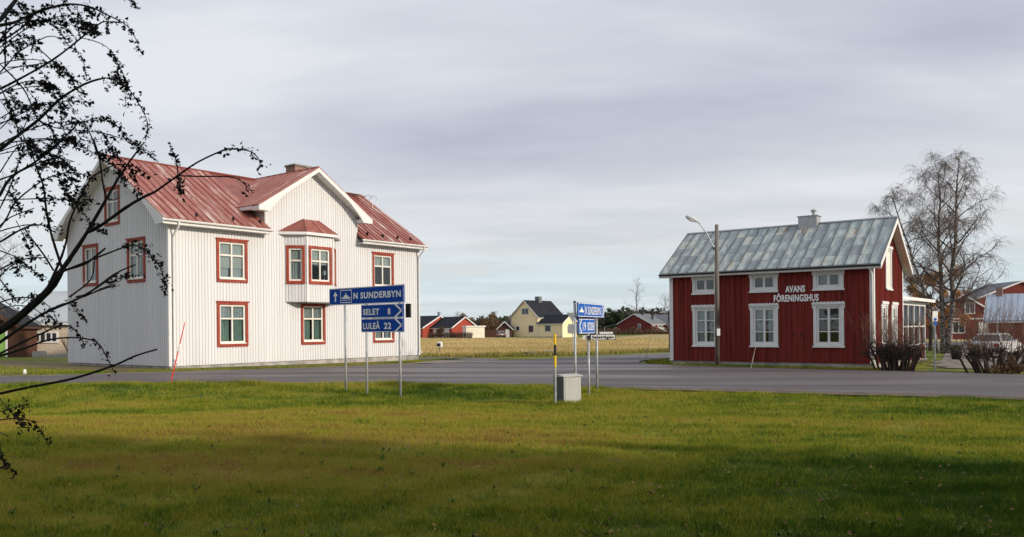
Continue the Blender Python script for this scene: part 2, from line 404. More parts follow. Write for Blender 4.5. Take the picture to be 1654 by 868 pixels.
def asphalt():
    m=bpy.data.materials.new('asphalt'); m.use_nodes=True; t=m.node_tree; n=t.nodes; l=t.links; b=n['Principled BSDF']; b.inputs['Specular IOR Level'].default_value=.45
    g=n.new('ShaderNodeNewGeometry')
    mp=n.new('ShaderNodeMapping'); mp.inputs['Rotation'].default_value=(0,0,R(14)); mp.inputs['Scale'].default_value=(.06,.30,1); l.new(g.outputs['Position'],mp.inputs[0])
    a=n.new('ShaderNodeTexNoise'); a.inputs['Scale'].default_value=1.4; a.inputs['Detail'].default_value=2; l.new(mp.outputs[0],a.inputs['Vector'])
    s=n.new('ShaderNodeTexNoise'); s.inputs['Scale'].default_value=60; s.inputs['Detail'].default_value=3; l.new(g.outputs['Position'],s.inputs['Vector'])
    k=n.new('ShaderNodeMath'); k.operation='MULTIPLY_ADD'; k.inputs[1].default_value=.25; l.new(s.outputs[0],k.inputs[0]); l.new(a.outputs[0],k.inputs[2])
    cr=n.new('ShaderNodeValToRGB'); e=cr.color_ramp.elements; e[0].position=.45; e[0].color=(.056,.046,.047,1); e[1].position=.80; e[1].color=(.122,.102,.100,1)
    l.new(k.outputs[0],cr.inputs[0]); l.new(cr.outputs[0],b.inputs['Base Color'])
    mr=n.new('ShaderNodeMapRange'); mr.inputs['From Min'].default_value=.35; mr.inputs['From Max'].default_value=.65; mr.inputs['To Min'].default_value=.80; mr.inputs['To Max'].default_value=.50; l.new(a.outputs[0],mr.inputs[0]); l.new(mr.outputs[0],b.inputs['Roughness'])
    bp=n.new('ShaderNodeBump'); bp.inputs['Strength'].default_value=.35; bp.inputs['Distance'].default_value=.01; l.new(s.outputs[0],bp.inputs['Height']); l.new(bp.outputs[0],b.inputs['Normal'])
    MATS['asphalt']=m
asphalt()
mat('road_paint',(.55,.53,.50),.7,var=.3,scale=9)

xs=sorted(set([-2500,-1500,-900,-500,-300,-180,-110,-80,-60,-48,-40,-34,-30,-27]+[round(-25+.45*i,3) for i in range(112)]+[26,28,31,35,40,48,60,80,110,180,300,500,900,1500,2500]))
ys=sorted(set([-400,-200,-100,-60,-35,-20,-12,-7,-4,-2]+[round(0+.35*i,3) for i in range(76)]+[27,28,30,33,37,42,48,56,65,72,80,95,115,140,170,200,240,300,400,600,900,1500,3000]))
V=[(x,y,T(x,y)) for y in ys for x in xs]; nx=len(xs)
F=[(j*nx+i,j*nx+i+1,(j+1)*nx+i+1,(j+1)*nx+i) for j in range(len(ys)-1) for i in range(nx-1)]
gm=MB(); gm.v=V; gm.f=F
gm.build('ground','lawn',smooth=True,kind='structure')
def sheet(name,pts,dz,m,grid=None):
    """flat sheet over the ground: polygon cut into a mesh that follows the ground plane"""
    bm=bmesh.new(); vs=[bm.verts.new((x,y,0)) for x,y in pts]; bm.faces.new(vs)
    if bm.faces: bmesh.ops.triangulate(bm,faces=bm.faces[:])
    for _ in range(1):
        for v in range(6):
            pl=[( (1,0,0),x) for x in (-25,25)]+[((0,1,0),y) for y in (14,80)]
        for nrm,k in pl:
            bmesh.ops.bisect_plane(bm,geom=bm.verts[:]+bm.edges[:]+bm.faces[:],plane_co=(nrm[0]*k,nrm[1]*k,0),plane_no=nrm)
    for v in bm.verts: v.co.z=G(v.co.x,v.co.y)+dz
    bmesh.ops.recalc_face_normals(bm,faces=bm.faces)
    for f in bm.faces:
        if f.normal.z<0: f.normal_flip()
    me=bpy.data.meshes.new(name); bm.to_mesh(me); bm.free(); me.materials.append(MATS[m])
    return put(name,me,kind='structure')
FARL=[(-140,12.0),(-60,21.6),(-30,24.6),(-17.19,27.48),(-15.68,28.51),(-12.39,31.08),(-10.57,32.7),(-8.17,35.14),(-3.86,40.01),(-.94,45.4),(1.15,46.96),(5.43,54.24),(11.98,63.01),(26,78),(48,96),(90,122)]
SIDE=[(94,116),(52,90),(28,70),(12.6,53.2),(9.52,49.3),(8.0,46.6),(6.95,44.2),(6.55,42.4),(6.35,40.8),(6.59,39.22),(7.4,37.6),(8.77,36.01),(10.5,34.5),(12.63,32.62),(14.12,31.66),(16.91,27.08)]
FARR=[(16.91,27.08),(24,22.0),(46,11),(92,-11)]
FARR2=[(14.12,31.66),(15.6,30.2),(18.6,27.2),(26,22.2),(47,11),(92,-11)]
loop=[(x,y) for x,y in FARL]+SIDE[:-1]+FARR2[1:]+[p for p in NEAR[::-1] if p[0]<=90]
FARL[0]=(-140,27.0); FARL[1]=(-60,27.0); FARL[2]=(-30,27.0)
loop=[(x,y) for x,y in FARL]+SIDE[:-1]+FARR2[1:]+NEAR[::-1]
sheet('road',loop,.05,'asphalt')
# broken gravelly shoulder along the lawn side and the far side of the left arm
def strip(name,line,w0,w1,dz,m,seed):
    r=random.Random(seed); a=[];b=[]
    L=[]
    for i in range(len(line)-1):
        (x0,y0),(x1,y1)=line[i],line[i+1]; n=max(1,int(math.hypot(x1-x0,y1-y0)/.8))
        for k in range(n): L.append((x0+(x1-x0)*k/n,y0+(y1-y0)*k/n))
    for i,(x,y) in enumerate(L):
        j=min(i+1,len(L)-1); h=max(i-1,0); dx,dy=L[j][0]-L[h][0],L[j][1]-L[h][1]; q=math.hypot(dx,dy)+1e-9
        nx_,ny_=-dy/q,dx/q
        a.append((x+nx_*(w0+r.uniform(-.06,.06)),y+ny_*(w0+r.uniform(-.06,.06)))); b.append((x+nx_*(w1+r.uniform(-.14,.14)),y+ny_*(w1+r.uniform(-.14,.14))))
    mb=MB()
    for i in range(len(L)-1):
        mb.face([(p[0],p[1],G(*p)+dz) for p in (a[i],a[i+1],b[i+1],b[i])])
    return mb.build(name,m,kind='structure')
strip('road_shoulder',[p for p in NEAR if -31<p[0]<46],.25,-.75,.056,'dirt',3)
strip('far_shoulder',[(-30,27.0)]+FARL[3:9],-.10,.42,.056,'gravel',4)
# driveway beside the white house, yard behind the bushes, field beyond the side road
sheet('driveway',[(-5.0,41.0),(-3.2,41.3),(-.6,46.0),(-1.2,49.6),(-3.0,51.6),(-8.0,54),(-12,60),(-15,58),(-10,52),(-6.2,48.6),(-4.6,46.5)],.030,'gravel')
sheet('yard',[(18.3,34.6),(19.6,33.2),(21.6,31.5),(23,27.5),(34,25),(60,40),(80,70),(92,108),(62,114),(43,80),(31.2,59),(23.6,45),(21.4,42.2),(21.2,40.2),(19.2,38.0),(19.4,36.4)],.026,'gravel')
sheet('field',[(-6.5,52.3),(-1.73,53.6),(1.0,55.0),(3.6,57.2),(9.5,65.4),(24,81.5),(46,99),(90,126),(150,176),(150,238),(40,238),(30,205),(16,172),(-25,176),(-60,176),(-60,60),(-14,60.5)],.034,'straw')
sheet('verge',[(-30,28.2),(-17.4,28.3),(-12.6,31.9),(-8.5,35.8),(-4.9,40.6),(-5.0,45.9),(-14,34.2),(-14.6,34.8),(-20.8,40.2),(-34,52),(-60,52),(-60,30)],.024,'verge')

# lawn grass: single blades, thinner on the ground the farther they are
def blades(name,n,samp,hgt,wid,m,lab,cat,lean=.45):
    x,y,z,s=samp(n); n=len(x)
    az=rng.uniform(0,2*np.pi,n); h=hgt*rng.uniform(.55,1.25,n)*s; wd=wid*rng.uniform(.7,1.3,n)*s
    la=rng.uniform(0,2*np.pi,n); lm=h*rng.uniform(.1,lean*2,n)
    dx,dy=np.cos(az)*wd/2,np.sin(az)*wd/2
    V=np.empty((n,3,3)); V[:,0]=np.stack([x-dx,y-dy,z-.006],1); V[:,1]=np.stack([x+dx,y+dy,z-.006],1); V[:,2]=np.stack([x+np.cos(la)*lm,y+np.sin(la)*lm,z+h],1)
    o=put(name,tri_mesh(name,V,m),kind='stuff',label=lab,cat=cat)
    return o
Tn=np.array([[T(x,y) for x in np.arange(-26,26.01,.25)] for y in np.arange(2,31.01,.25)])
def Tv(x,y):
    i=np.clip((x+26)/.25,0,Tn.shape[1]-1.001); j=np.clip((y-2)/.25,0,Tn.shape[0]-1.001); a=i.astype(int); b=j.astype(int); fa=i-a; fb=j-b
    return (Tn[b,a]*(1-fa)+Tn[b,a+1]*fa)*(1-fb)+(Tn[b+1,a]*(1-fa)+Tn[b+1,a+1]*fa)*fb
NXA=np.array([p[0] for p in NEAR]); NYA=np.array([p[1] for p in NEAR])
def samp_lawn(n):
    u=rng.uniform(0,1,n); y=(5.0**.5+u*(23.6**.5-5.0**.5))**2
    x=rng.uniform(-1,1,n)*(.70*y+1.2)
    cl_=np.sin(x*2.1+np.sin(y*1.3)*2)+np.sin(y*2.9+x*.7)+np.sin(x*5.3-y*4.1)*.7
    k=(y<np.interp(x,NXA,NYA)-.50-.12*np.sin(x*3.1)*np.sin(x*1.3+2))&(rng.uniform(-3.2,2.2,n)<cl_+1.2)
    x,y=x[k],y[k]; s=.75+.045*y; s*=1+.45*np.clip(np.sin(x*3.1+y*2.2+1.5*np.sin(y*1.1))*np.sin(y*4.3-x*1.4+np.sin(x*.8)),-.5,1)
    return x,y,Tv(x,y),s
blades('lawn_grass',1250000,samp_lawn,.045,.0062,'blade','short green and brown autumn grass covering the lawn','grass')
# taller fringe of grass at the road edge
def samp_edge(n):
    x=rng.uniform(-17,14,n); y=np.interp(x,NXA,NYA)-np.abs(rng.normal(.32,.24,n))-.42
    return x,y,Tv(x,y),(.6+.8*rng.uniform(0,1,n)*(.6+.6*np.sin(x*2.3)*np.sin(x*.9+1)))*np.interp(x,[-4,1,4,20],[1,.7,.42,.5])
blades('edge_grass',26000,samp_edge,.13,.012,'blade','taller uneven grass fringe along the lawn edge of the road','grass')
def samp_tuft(n):
    c=[(-4.29,20.96),(-3.65,20.4),(-2.7,19.56),(1.5,18.92),(1.87,19.9),(2.2,20.95),(1.15,17.65),(.9,17.75),(1.45,17.85),(1.0,17.5)]
    i=rng.integers(0,len(c),n); a=rng.normal(0,.10,n); b=rng.normal(0,.10,n); x=np.array([q[0] for q in c])[i]+a; y=np.array([q[1] for q in c])[i]+b
    return x,y,Tv(x,y),rng.uniform(.5,1.2,n)
blades('post_tuft_grass',5200,samp_tuft,.11,.010,'blade','unmown grass tufts round the sign posts and cabinet','grass')
# coarse clumps and weeds standing out of the near lawn
def samp_clump(n):
    k=n//16; cy=(5.2**.5+rng.uniform(0,1,k)*(20**.5-5.2**.5))**2; cx=rng.uniform(-1,1,k)*(.68*cy+.8); cs=rng.uniform(.5,1.25,k)
    i=rng.integers(0,k,n); r_=rng.uniform(.02,.10,k)[i]
    x=cx[i]+rng.normal(0,1,n)*r_; y=cy[i]+rng.normal(0,1,n)*r_; q=y<np.interp(x,NXA,NYA)-.5
    return x[q],y[q],Tv(x[q],y[q]),cs[i][q]
blades('clump_grass',42000,samp_clump,.085,.0085,'blade','coarser grass clumps standing out of the lawn','grass',.7)
mat('weed_leaf',(.055,.100,.012),.85,c2=(.10,.15,.02),scale=2.0,obj_coord=False)
k=230; cy=(5.0**.5+rng.uniform(0,1,k)*(19**.5-5.0**.5))**2; cx=rng.uniform(-1,1,k)*(.68*cy+.6); V=[]
for x_,y_ in zip(cx,cy):
    if y_>np.interp(x_,NXA,NYA)-.5: continue
    z_=float(Tv(np.array([x_]),np.array([y_]))[0])
    for j in range(rng.integers(4,8)):
        a_=rng.uniform(0,6.28); L_=rng.uniform(.03,.065); w_=L_*.28; h_=rng.uniform(.025,.06); c0=np.array([x_,y_,z_+.01]); d_=np.array([math.cos(a_),math.sin(a_),0]); n_=np.array([-d_[1],d_[0],0])
        mid=c0+d_*L_*.55+np.array([0,0,h_]); tip=c0+d_*L_+np.array([0,0,h_*.6])
        V+=[[c0,mid+n_*w_,mid-n_*w_],[mid+n_*w_,tip,mid-n_*w_]]
put('lawn_weeds',tri_mesh('lawn_weeds',np.array(V),'weed_leaf'),kind='stuff',label='small broad-leaved weeds in the lawn',cat='weeds')
# dry field grass
mat('straw_blade2',(.20,.20,.04),.85,c2=(.30,.25,.07),scale=.5,obj_coord=False)
def samp_field(n):
    y=52+rng.uniform(0,1,n)**1.6*105; x=rng.uniform(-.13,.27,n)*y
    k=(y>np.interp(x,[-60,-6.5,-1.73,1,3.6,9.5,24,46],[60,52.3,53.6,55,57.2,65.4,81.5,99])+.3)
    x,y=x[k],y[k]; z=np.array([G(a,b) for a,b in zip(x,y)])+.03
    return x,y,z,.75+.5*np.sin(x*.5+y*.21)*np.sin(y*.33)*.6+.25*rng.uniform(0,1,len(x))
blades('field_grass',120000,samp_field,.25,.050,'straw_blade','tall dry straw-coloured grass of the open field','grass',.35)
def samp_fe(n):
    L=[(-8,52.0),(-6.5,52.2),(-1.73,53.4),(1.0,54.8),(3.6,57.0),(9.5,65.2),(15,71.5)]
    t=rng.uniform(0,1,n); X=np.interp(t,np.linspace(0,1,len(L)),[p[0] for p in L]); Y=np.interp(t,np.linspace(0,1,len(L)),[p[1] for p in L])+rng.uniform(-.4,1.6,n)
    return X,Y,np.array([G(a,b) for a,b in zip(X,Y)])+.02,rng.uniform(.4,1.3,n)
blades('ditch_grass',14000,samp_fe,.30,.035,'straw_blade2','greenish rough grass at the near edge of the field','grass',.4)
def samp_wedge(n):
    P=np.array([(6.7,41),(7.2,38.4),(9.0,36.4),(12.8,33.1),(14.4,32.2),(15.3,33.8),(9.3,38.4),(7.7,39.9),(8.6,46.2),(7.4,43.9)])
    i=rng.integers(0,len(P),n); j=(i+rng.integers(1,3,n))%len(P); k=np.array([(7.5,39.6)])
    t=rng.uniform(0,1,n)[:,None]; q=P[i]*(1-t)+P[j]*t
    ang=-.6383; u=np.array([math.cos(ang),math.sin(ang)]); v=np.array([-u[1],u[0]]); rel=q-np.array([15.14,34.32])
    du=rel@u; dv=rel@v; inside=(du<.05)&(du>-9.28)&(dv>-.05)
    q=q[~inside]
    return q[:,0],q[:,1],np.array([G(a,b) for a,b in q])+.0,rng.uniform(.5,1.2,len(q))
blades('verge_grass',26000,samp_wedge,.11,.016,'blade','low grass verge round the red house','grass')
def samp_wv(n):
    t=rng.uniform(0,1,n); a=np.array([-20.8,40.0]);
    L=np.array([(-24,33.5),(-17.2,31.2),(-13.6,33.0),(-9.6,36.0),(-6,42.0),(-4.9,45.4),(-3.4,47.5)])
    x=np.interp(t,np.linspace(0,1,len(L)),L[:,0])+rng.normal(0,.35,n); y=np.interp(t,np.linspace(0,1,len(L)),L[:,1])+rng.normal(0,.35,n)
    x=np.where(rng.uniform(0,1,n)<.35,rng.uniform(-34,-15,n),x); y=np.where(x<-15,29.2+rng.uniform(0,1,n)*(-15-x+2.5)*.75,y)
    ang=.9155; u=np.array([math.cos(ang),math.sin(ang)]); v=np.array([-u[1],u[0]]); q=np.stack([x,y],1); rel=q-np.array([-14.39,34.39]); k=~((rel@u>-.05)&(rel@u<15.1)&(rel@v>-.05)&(rel@v<9.3))
    x,y=x[k],y[k]
    return x,y,np.array([G(a,b) for a,b in zip(x,y)])+.02,rng.uniform(.4,1.1,len(x))
blades('roadside_grass',30000,samp_wv,.10,.018,'blade','thin worn grass strip in front of the white house','grass')
# fallen leaves on the lawn
mat('dead_leaf',(.06,.028,.016),.8,c2=(.34,.185,.085),scale=3.1,obj_coord=False)
n=2600; y=(5.3**.5+rng.uniform(0,1,2600)*(23**.5-5.3**.5))**2; x=rng.uniform(-1,1,n)*(.66*y+.6); k=y<np.interp(x,NXA,NYA)-.4; x,y=x[k],y[k]; n=len(x); z=Tv(x,y)+rng.uniform(.02,.05,n)
V=np.empty((2*n,3,3)); a=rng.uniform(0,6.28,n); s=rng.uniform(.010,.026,n)
p=[np.stack([x+np.cos(a+i*1.57)*s*(1 if i%2 else .6),y+np.sin(a+i*1.57)*s*(1 if i%2 else .6),z+rng.uniform(-.012,.02,n)],1) for i in range(4)]
V[:n,0],V[:n,1],V[:n,2]=p[0],p[1],p[2]; V[n:,0],V[n:,1],V[n:,2]=p[0],p[2],p[3]
put('fallen_leaves',tri_mesh('fallen_leaves',V,'dead_leaf'),kind='stuff',label='brown fallen leaves scattered over the lawn',cat='leaves')
# worn lane dashes on the side road
for (x,y) in ((5.3,47.2),(6.6,49.2),(4.3,45.6),(3.1,42.9)):
    d=Vector((.72,.69,0)); nn=Vector((-.69,.72,0)); c=Vector((x,y,0)); mb=MB()
    mb.face([((c+d*a_*.45+nn*b_*.06).x,(c+d*a_*.45+nn*b_*.06).y,G(x,y)+.056) for a_,b_ in ((-1,-1),(1,-1),(1,1),(-1,1))])
    mb.build('lane_mark','road_paint',kind='structure')

# ------------------------------------------------------------------ materials for the buildings
mat('white_siding',(.665,.665,.672),.65,var=.08,scale=.9,bump=.05,stretch=(1,1,.25))
mat('white_trim',(.72,.715,.705),.55,var=.05,scale=3)
mat('letter_white',(.92,.91,.90),.5,var=.02,scale=3)
mat('cream_trim',(.74,.71,.64),.55,var=.06,scale=3)
mat('red_trim',(.30,.050,.028),.6,var=.22,scale=5)
ramp_mat('red_roof',[(0,(.31,.095,.070)),(.40,(.25,.068,.050)),(.66,(.34,.14,.11)),(.9,(.52,.42,.37)),(1,(.58,.52,.48))],rough=.45,scale=2.2,bump=.1,rand_w=.32,noise_w=.74,stretch=(2.2,.35,1),spec=.4)
mat('red_sheet',(.21,.060,.045),.5,var=.25,scale=1.5,spec=.4)
mat('concrete',(.36,.34,.31),.9,var=.28,scale=2.2,bump=.4,bscale=25)
mat('dark_concrete',(.20,.185,.165),.9,var=.3,scale=2.5,bump=.4)
mat('falu_board',(.205,.034,.026),.85,var=.26,scale=2.2,bump=.25,bscale=50,stretch=(3,1,.22),rand=.16,spec=.12)
mat('falu_wall',(.175,.029,.024),.85,var=.26,scale=2.2,bump=.25,bscale=50,stretch=(3,1,.22),spec=.12)
ramp_mat('zinc_sheet',[(0,(.17,.20,.215)),(.30,(.225,.26,.275)),(.48,(.27,.325,.335)),(.60,(.40,.46,.43)),(.72,(.50,.50,.43)),(.80,(.34,.27,.20)),(1,(.23,.125,.075))],rough=.55,scale=2.0,bump=.12,metal=.0,rand_w=.40,noise_w=.56,stretch=(2.2,.5,1),spec=.35)
mat('zinc_seam',(.10,.115,.12),.6,var=.2,scale=3)
mat('galvanised',(.42,.43,.44),.45,var=.15,scale=8,metal=.5)
mat('dark_metal',(.03,.03,.033),.5,var=.2,scale=8)
mat('dark_roof',(.022,.024,.030),.8,var=.2,scale=1.2,spec=.1)
mat('curtain_white',(.72,.72,.68),.9,var=.06,scale=2)
mat('curtain_green',(.40,.52,.42),.9,var=.12,scale=2)
mat('blind',(.74,.72,.62),.9,var=.04,scale=2)
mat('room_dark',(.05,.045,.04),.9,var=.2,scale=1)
mat('brown_board',(.085,.038,.025),.85,var=.25,scale=2,stretch=(3,1,.25))
mat('black_paint',(.015,.015,.016),.5,var=.2,scale=6)
mat('old_wood',(.30,.25,.19),.85,var=.3,scale=3,bump=.4,stretch=(6,6,.4))
glass_mat('glass'); 
mat('far_glass',(.035,.045,.055),.08,var=.2,scale=1,spec=.8)
def brick_mat(name,c1,c2,mort,scale=1.0):
    m=bpy.data.materials.new(name); m.use_nodes=True; n=m.node_tree.nodes; l=m.node_tree.links; b=n['Principled BSDF']; b.inputs['Roughness'].default_value=.9
    t=n.new('ShaderNodeTexCoord'); mp=n.new('ShaderNodeMapping'); mp.inputs['Rotation'].default_value=(R(90),0,0); l.new(t.outputs['Object'],mp.inputs[0])
    br=n.new('ShaderNodeTexBrick'); br.inputs['Color1'].default_value=(*c1,1); br.inputs['Color2'].default_value=(*c2,1); br.inputs['Mortar'].default_value=(*mort,1)
    br.inputs['Scale'].default_value=scale; br.inputs['Mortar Size'].default_value=.012; br.inputs['Brick Width'].default_value=.24; br.inputs['Row Height'].default_value=.08
    l.new(mp.outputs[0],br.inputs['Vector']); l.new(br.outputs[0],b.inputs['Base Color']); MATS[name]=m
brick_mat('chimney_brick',(.30,.12,.075),(.20,.085,.06),(.32,.28,.25))
brick_mat('block_wall',(.54,.46,.36),(.60,.51,.41),(.46,.39,.31),.42)

# ------------------------------------------------------------------ white house
WL,WW=15.03,9.17; WZ=.10; WT=.635; WE=6.59          # roof surface z = WE + WT*y at depth y from the facade
UC=7.55; DH=3.45; ZR=WE+WT*WW/2                       # dormer centre, half span, ridge height
root=thing('white_house','large two-storey white board house with red roof, front gable and bay window','house',(-14.3884,34.3892,0),.9155)
MB().box(.05,WL-.05,.05,WW-.05,-.8,WZ-.002).build('foundation','concrete',root)
MB().box(.02,.9,-.035,.04,-.6,.02).build('foundation_step','dark_concrete',root)
FW=[(2.23,3.81,3.77,5.67,'blind'),(2.23,3.81,.89,2.87,'green'),(6.79,8.27,.89,2.87,'green'),(11.47,13.02,3.77,5.67,'lamp'),(11.47,13.02,.89,2.87,'white')]
GW=[(1.84,3.37,3.77,5.67,'white'),(6.07,7.52,3.77,5.67,'white'),(4.0,5.37,6.45,8.15,'white')]
CT=.125
fh=[(a+CT,b-CT,c+CT,d-CT) for a,b,c,d,_ in FW]
dz=lambda u: ZR-.14-WT*abs(u-UC)
front=[[(0,WZ),(WL,WZ),(WL,6.30),(0,6.30)],[(4.78,6.301),(10.42,6.301),(10.42,dz(10.42)),(UC,dz(UC)),(4.78,dz(4.78))]]
BAT=(.150,.088,.022,'white_siding',CT-.01,.06)
facade(root,'front_wall',front,fh+[(6.25,8.05,3.85,5.5)],'white_siding',batten=BAT)
gz=lambda s: WE-.12+WT*(s if s<WW/2 else WW-s)
gout=[[(-WW,WZ),(0,WZ),(0,gz(0)),(-WW/2,gz(WW/2)),(-WW,gz(0))]]
facade(root,'gable_wall',gout,[(-b+CT,-a-CT,c+CT,d-CT) for a,b,c,d,_ in GW],'white_siding',rz=-math.pi/2,batten=BAT)
facade(root,'gable_wall',[[(0,WZ),(WW,WZ),(WW,gz(0)),(WW/2,gz(WW/2)),(0,gz(0))]],[],'white_siding',loc=(WL,0,0),rz=math.pi/2)
facade(root,'rear_wall',[[(0,WZ),(WL,WZ),(WL,6.4),(0,6.4)]],[],'white_siding',loc=(WL,WW,0),rz=math.pi)
mb=MB()
for ua in (4.78,10.42): MB().face([(ua,0,6.3),(ua,0,dz(ua)),(ua,1.6,dz(ua)),(ua,.9,6.9)]).build('dormer_cheek','white_siding',root)
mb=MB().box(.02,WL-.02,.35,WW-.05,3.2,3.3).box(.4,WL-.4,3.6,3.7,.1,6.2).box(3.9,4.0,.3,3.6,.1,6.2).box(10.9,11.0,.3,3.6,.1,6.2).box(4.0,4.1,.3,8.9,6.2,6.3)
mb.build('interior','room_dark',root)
for x0 in (-.012,WL-.10): MB().box(x0,x0+.112,-.040,-.001,WZ,6.3).build('corner_board','white_trim',root)
MB().box(-.042,-.001,-.040,.11,WZ,6.3).build('corner_board','white_trim',root)

def white_window(root,u0,u1,z0,z1,loc,rz,style,shade=False):
    w_,h_=u1-u0,z1-z0; iw,ih=w_-2*CT,h_-2*CT
    m_=Matrix.Translation(loc)@Matrix.Rotation(rz,4,'Z')@Matrix.Translation(((u0+u1)/2,0,(z0+z1)/2))
    tz=ih*.14
    win=put('window',frame_mesh(iw,ih,.085,.015,.075,1,(tz,),.075).mesh('window','cream_trim'),root,mw=m_)
    frame_mesh(w_,h_,CT,-.055,-.001).box(-w_/2-.05,w_/2+.05,-.085,-.056,h_/2-.035,h_/2+.03).build('casing','red_trim',win)
    mb=MB()
    n=11
    for i in range(n):
        c=-w_/2+(i+.5)*w_/n; r=w_/n/2*.9
        mb.prism([(c+r*math.cos(a),-h_/2-.004+r*.75*math.sin(a)) for a in [math.pi*(1+k/6) for k in range(7)]],'y',-.05,-.03)
    mb.build('apron','red_trim',win)
    MB().box(-iw/2,iw/2,-.09,.02,-ih/2-.03,-ih/2+.012).build('sill','cream_trim',win)
    panes(win,iw,ih,.085,2,(tz,),.045)
    if style=='green':
        curtain(win,-iw/2+.05,-iw*.06,-ih/2,ih/2,.15,'curtain_green'); curtain(win,iw*.06,iw/2-.05,-ih/2,ih/2,.15,'curtain_green')
        curtain(win,-iw/2,iw/2,ih*.18,ih/2,.11,'curtain_white')
    elif style=='white':
        curtain(win,-iw/2+.02,iw*.02,-ih/2,ih/2,.16,'curtain_white'); curtain(win,iw*.20,iw/2,-ih/2,ih/2,.16,'curtain_white')
    elif style=='blind':
        MB().box(-iw/2+.03,iw/2-.03,.12,.132,-ih*.20,ih/2).build('blind','blind',win)
        curtain(win,-iw/2+.03,-iw*.06,-ih/2,ih*.1,.17,'curtain_white'); curtain(win,iw*.06,iw/2-.03,-ih/2,ih*.1,.17,'curtain_white')
    elif style=='lamp':
        MB().box(-iw/2+.03,iw/2-.03,.12,.132,ih*.12,ih/2).build('blind','blind',win)
    return win
for a,b,c,d,s in FW: white_window(root,a,b,c,d,(0,0,0),0,s)
for a,b,c,d,s in GW: white_window(root,-b,-a,c,d,(0,0,0),-math.pi/2,s)

# bay window
BU0,BU1,BF0,BF1,BP=5.86,8.98,6.62,8.22,.72      # on the wall, on the front, how far it stands out
B0,B1=2.92,6.12
pl=[(BU0,0),(BF0,-BP),(BF1,-BP),(BU1,0)]
bay=MB().prism([(BU0+.03,.02),(BF0+.02,-BP+.03),(BF1-.02,-BP+.03),(BU1-.03,.02)],'z',B0-.05,B0+.02).build('bay',  'dark_concrete',root)
def bayside(p,q,cols,style):
    d=Vector((q[0]-p[0],q[1]-p[1],0)); L=d.length; rz=math.atan2(d.y,d.x); mg=.10 if cols==2 else .09
    zl,zh=3.80,5.62; hole=(mg+CT,L-mg-CT,zl+CT,zh-CT)
    wl=facade(bay,'bay_wall',[[(0,B0),(L,B0),(L,B1),(0,B1)]],[hole],'white_siding',loc=(p[0],p[1],0),rz=rz,batten=None)
    m_=Matrix.Translation((p[0],p[1],0))@Matrix.Rotation(rz,4,'Z')@Matrix.Translation((L/2,0,(zl+zh)/2))
    w_,h_=L-2*mg,zh-zl; iw,ih=w_-2*CT,h_-2*CT; tz=ih*.12
    win=put('window',frame_mesh(iw,ih,.085,.015,.075,cols==2,(tz,),.075).mesh('window','cream_trim'),root,mw=m_)
    frame_mesh(w_,h_,CT,-.05,-.001).box(-w_/2-.015,w_/2+.015,-.075,-.051,-h_/2-.02,-h_/2+.02).build('casing','red_trim',win)
    panes(win,iw,ih,.085,cols,(tz,),.045)
    MB().box(-iw/2+.03,iw/2-.03,.12,.13,ih*.02,ih/2).build('blind','blind',win)
    if cols==1: curtain(win,-iw/2+.02,iw/2-.02,-ih/2,ih*.02,.14,'curtain_white',.02,.12)  # curtain added to make the side panes pale, in place of sky reflection
    # battens above and below the window
    u=.085
    while u<L-.04:
        for a,b in ((B0+.01,zl-.03),(zh+.01,B1-.01)):
            put('batten',BATM,wl,mw=Matrix.Translation((u,0,a))@Matrix.Diagonal((.088,.020,b-a,1)))
        u+=.150
    return win
BATM=MB().box(-.5,.5,-1,0,0,1).mesh('batten','white_siding')
bayside(pl[0],pl[1],1,''); bayside(pl[1],pl[2],2,''); bayside(pl[2],pl[3],1,'')
for p in (pl[1],pl[2]): MB().box(p[0]-.035,p[0]+.035,p[1]-.035,p[1]+.035,B0,B1).build('corner_board','white_trim',root)
o_=.20
ev=[(BU0-.38,0.0),(BF0-.14,-BP-o_),(BF1+.14,-BP-o_),(BU1+.38,0.0)]
MB().prism(ev,'z',B1,B1+.13).build('cornice','white_trim',root)
br_=MB(); zt=6.98; pk=[(6.98,0.0),(7.9,0.0)]; ze_=B1+.132
E3=[(p[0],p[1],ze_) for p in ev]; K=[(pk[0][0],-.02,zt),(pk[1][0],-.02,zt)]
bayroof=MB().face([E3[0],E3[1],K[0]]).face([E3[2],E3[3],K[1]]).build('bay_roof','red_sheet',root)
um=(E3[1][0]+E3[2][0])/2; kmid=(K[0][0]+K[1][0])/2
for a,b,c,d in ((E3[1],(um,E3[1][1],ze_),(kmid,-.02,zt),K[0]),((um,E3[1][1],ze_),E3[2],K[1],(kmid,-.02,zt))):
    MB().face([a,b,c,d]).build('roof_sheet','red_roof',bayroof)
for a,b in ((E3[1],K[0]),(E3[2],K[1]),((um,E3[1][1],ze_),(kmid,-.02,zt)),(E3[0],K[0]),(E3[3],K[1])):
    MB().tube([a,b],.022,5).build('seam','red_sheet',bayroof)

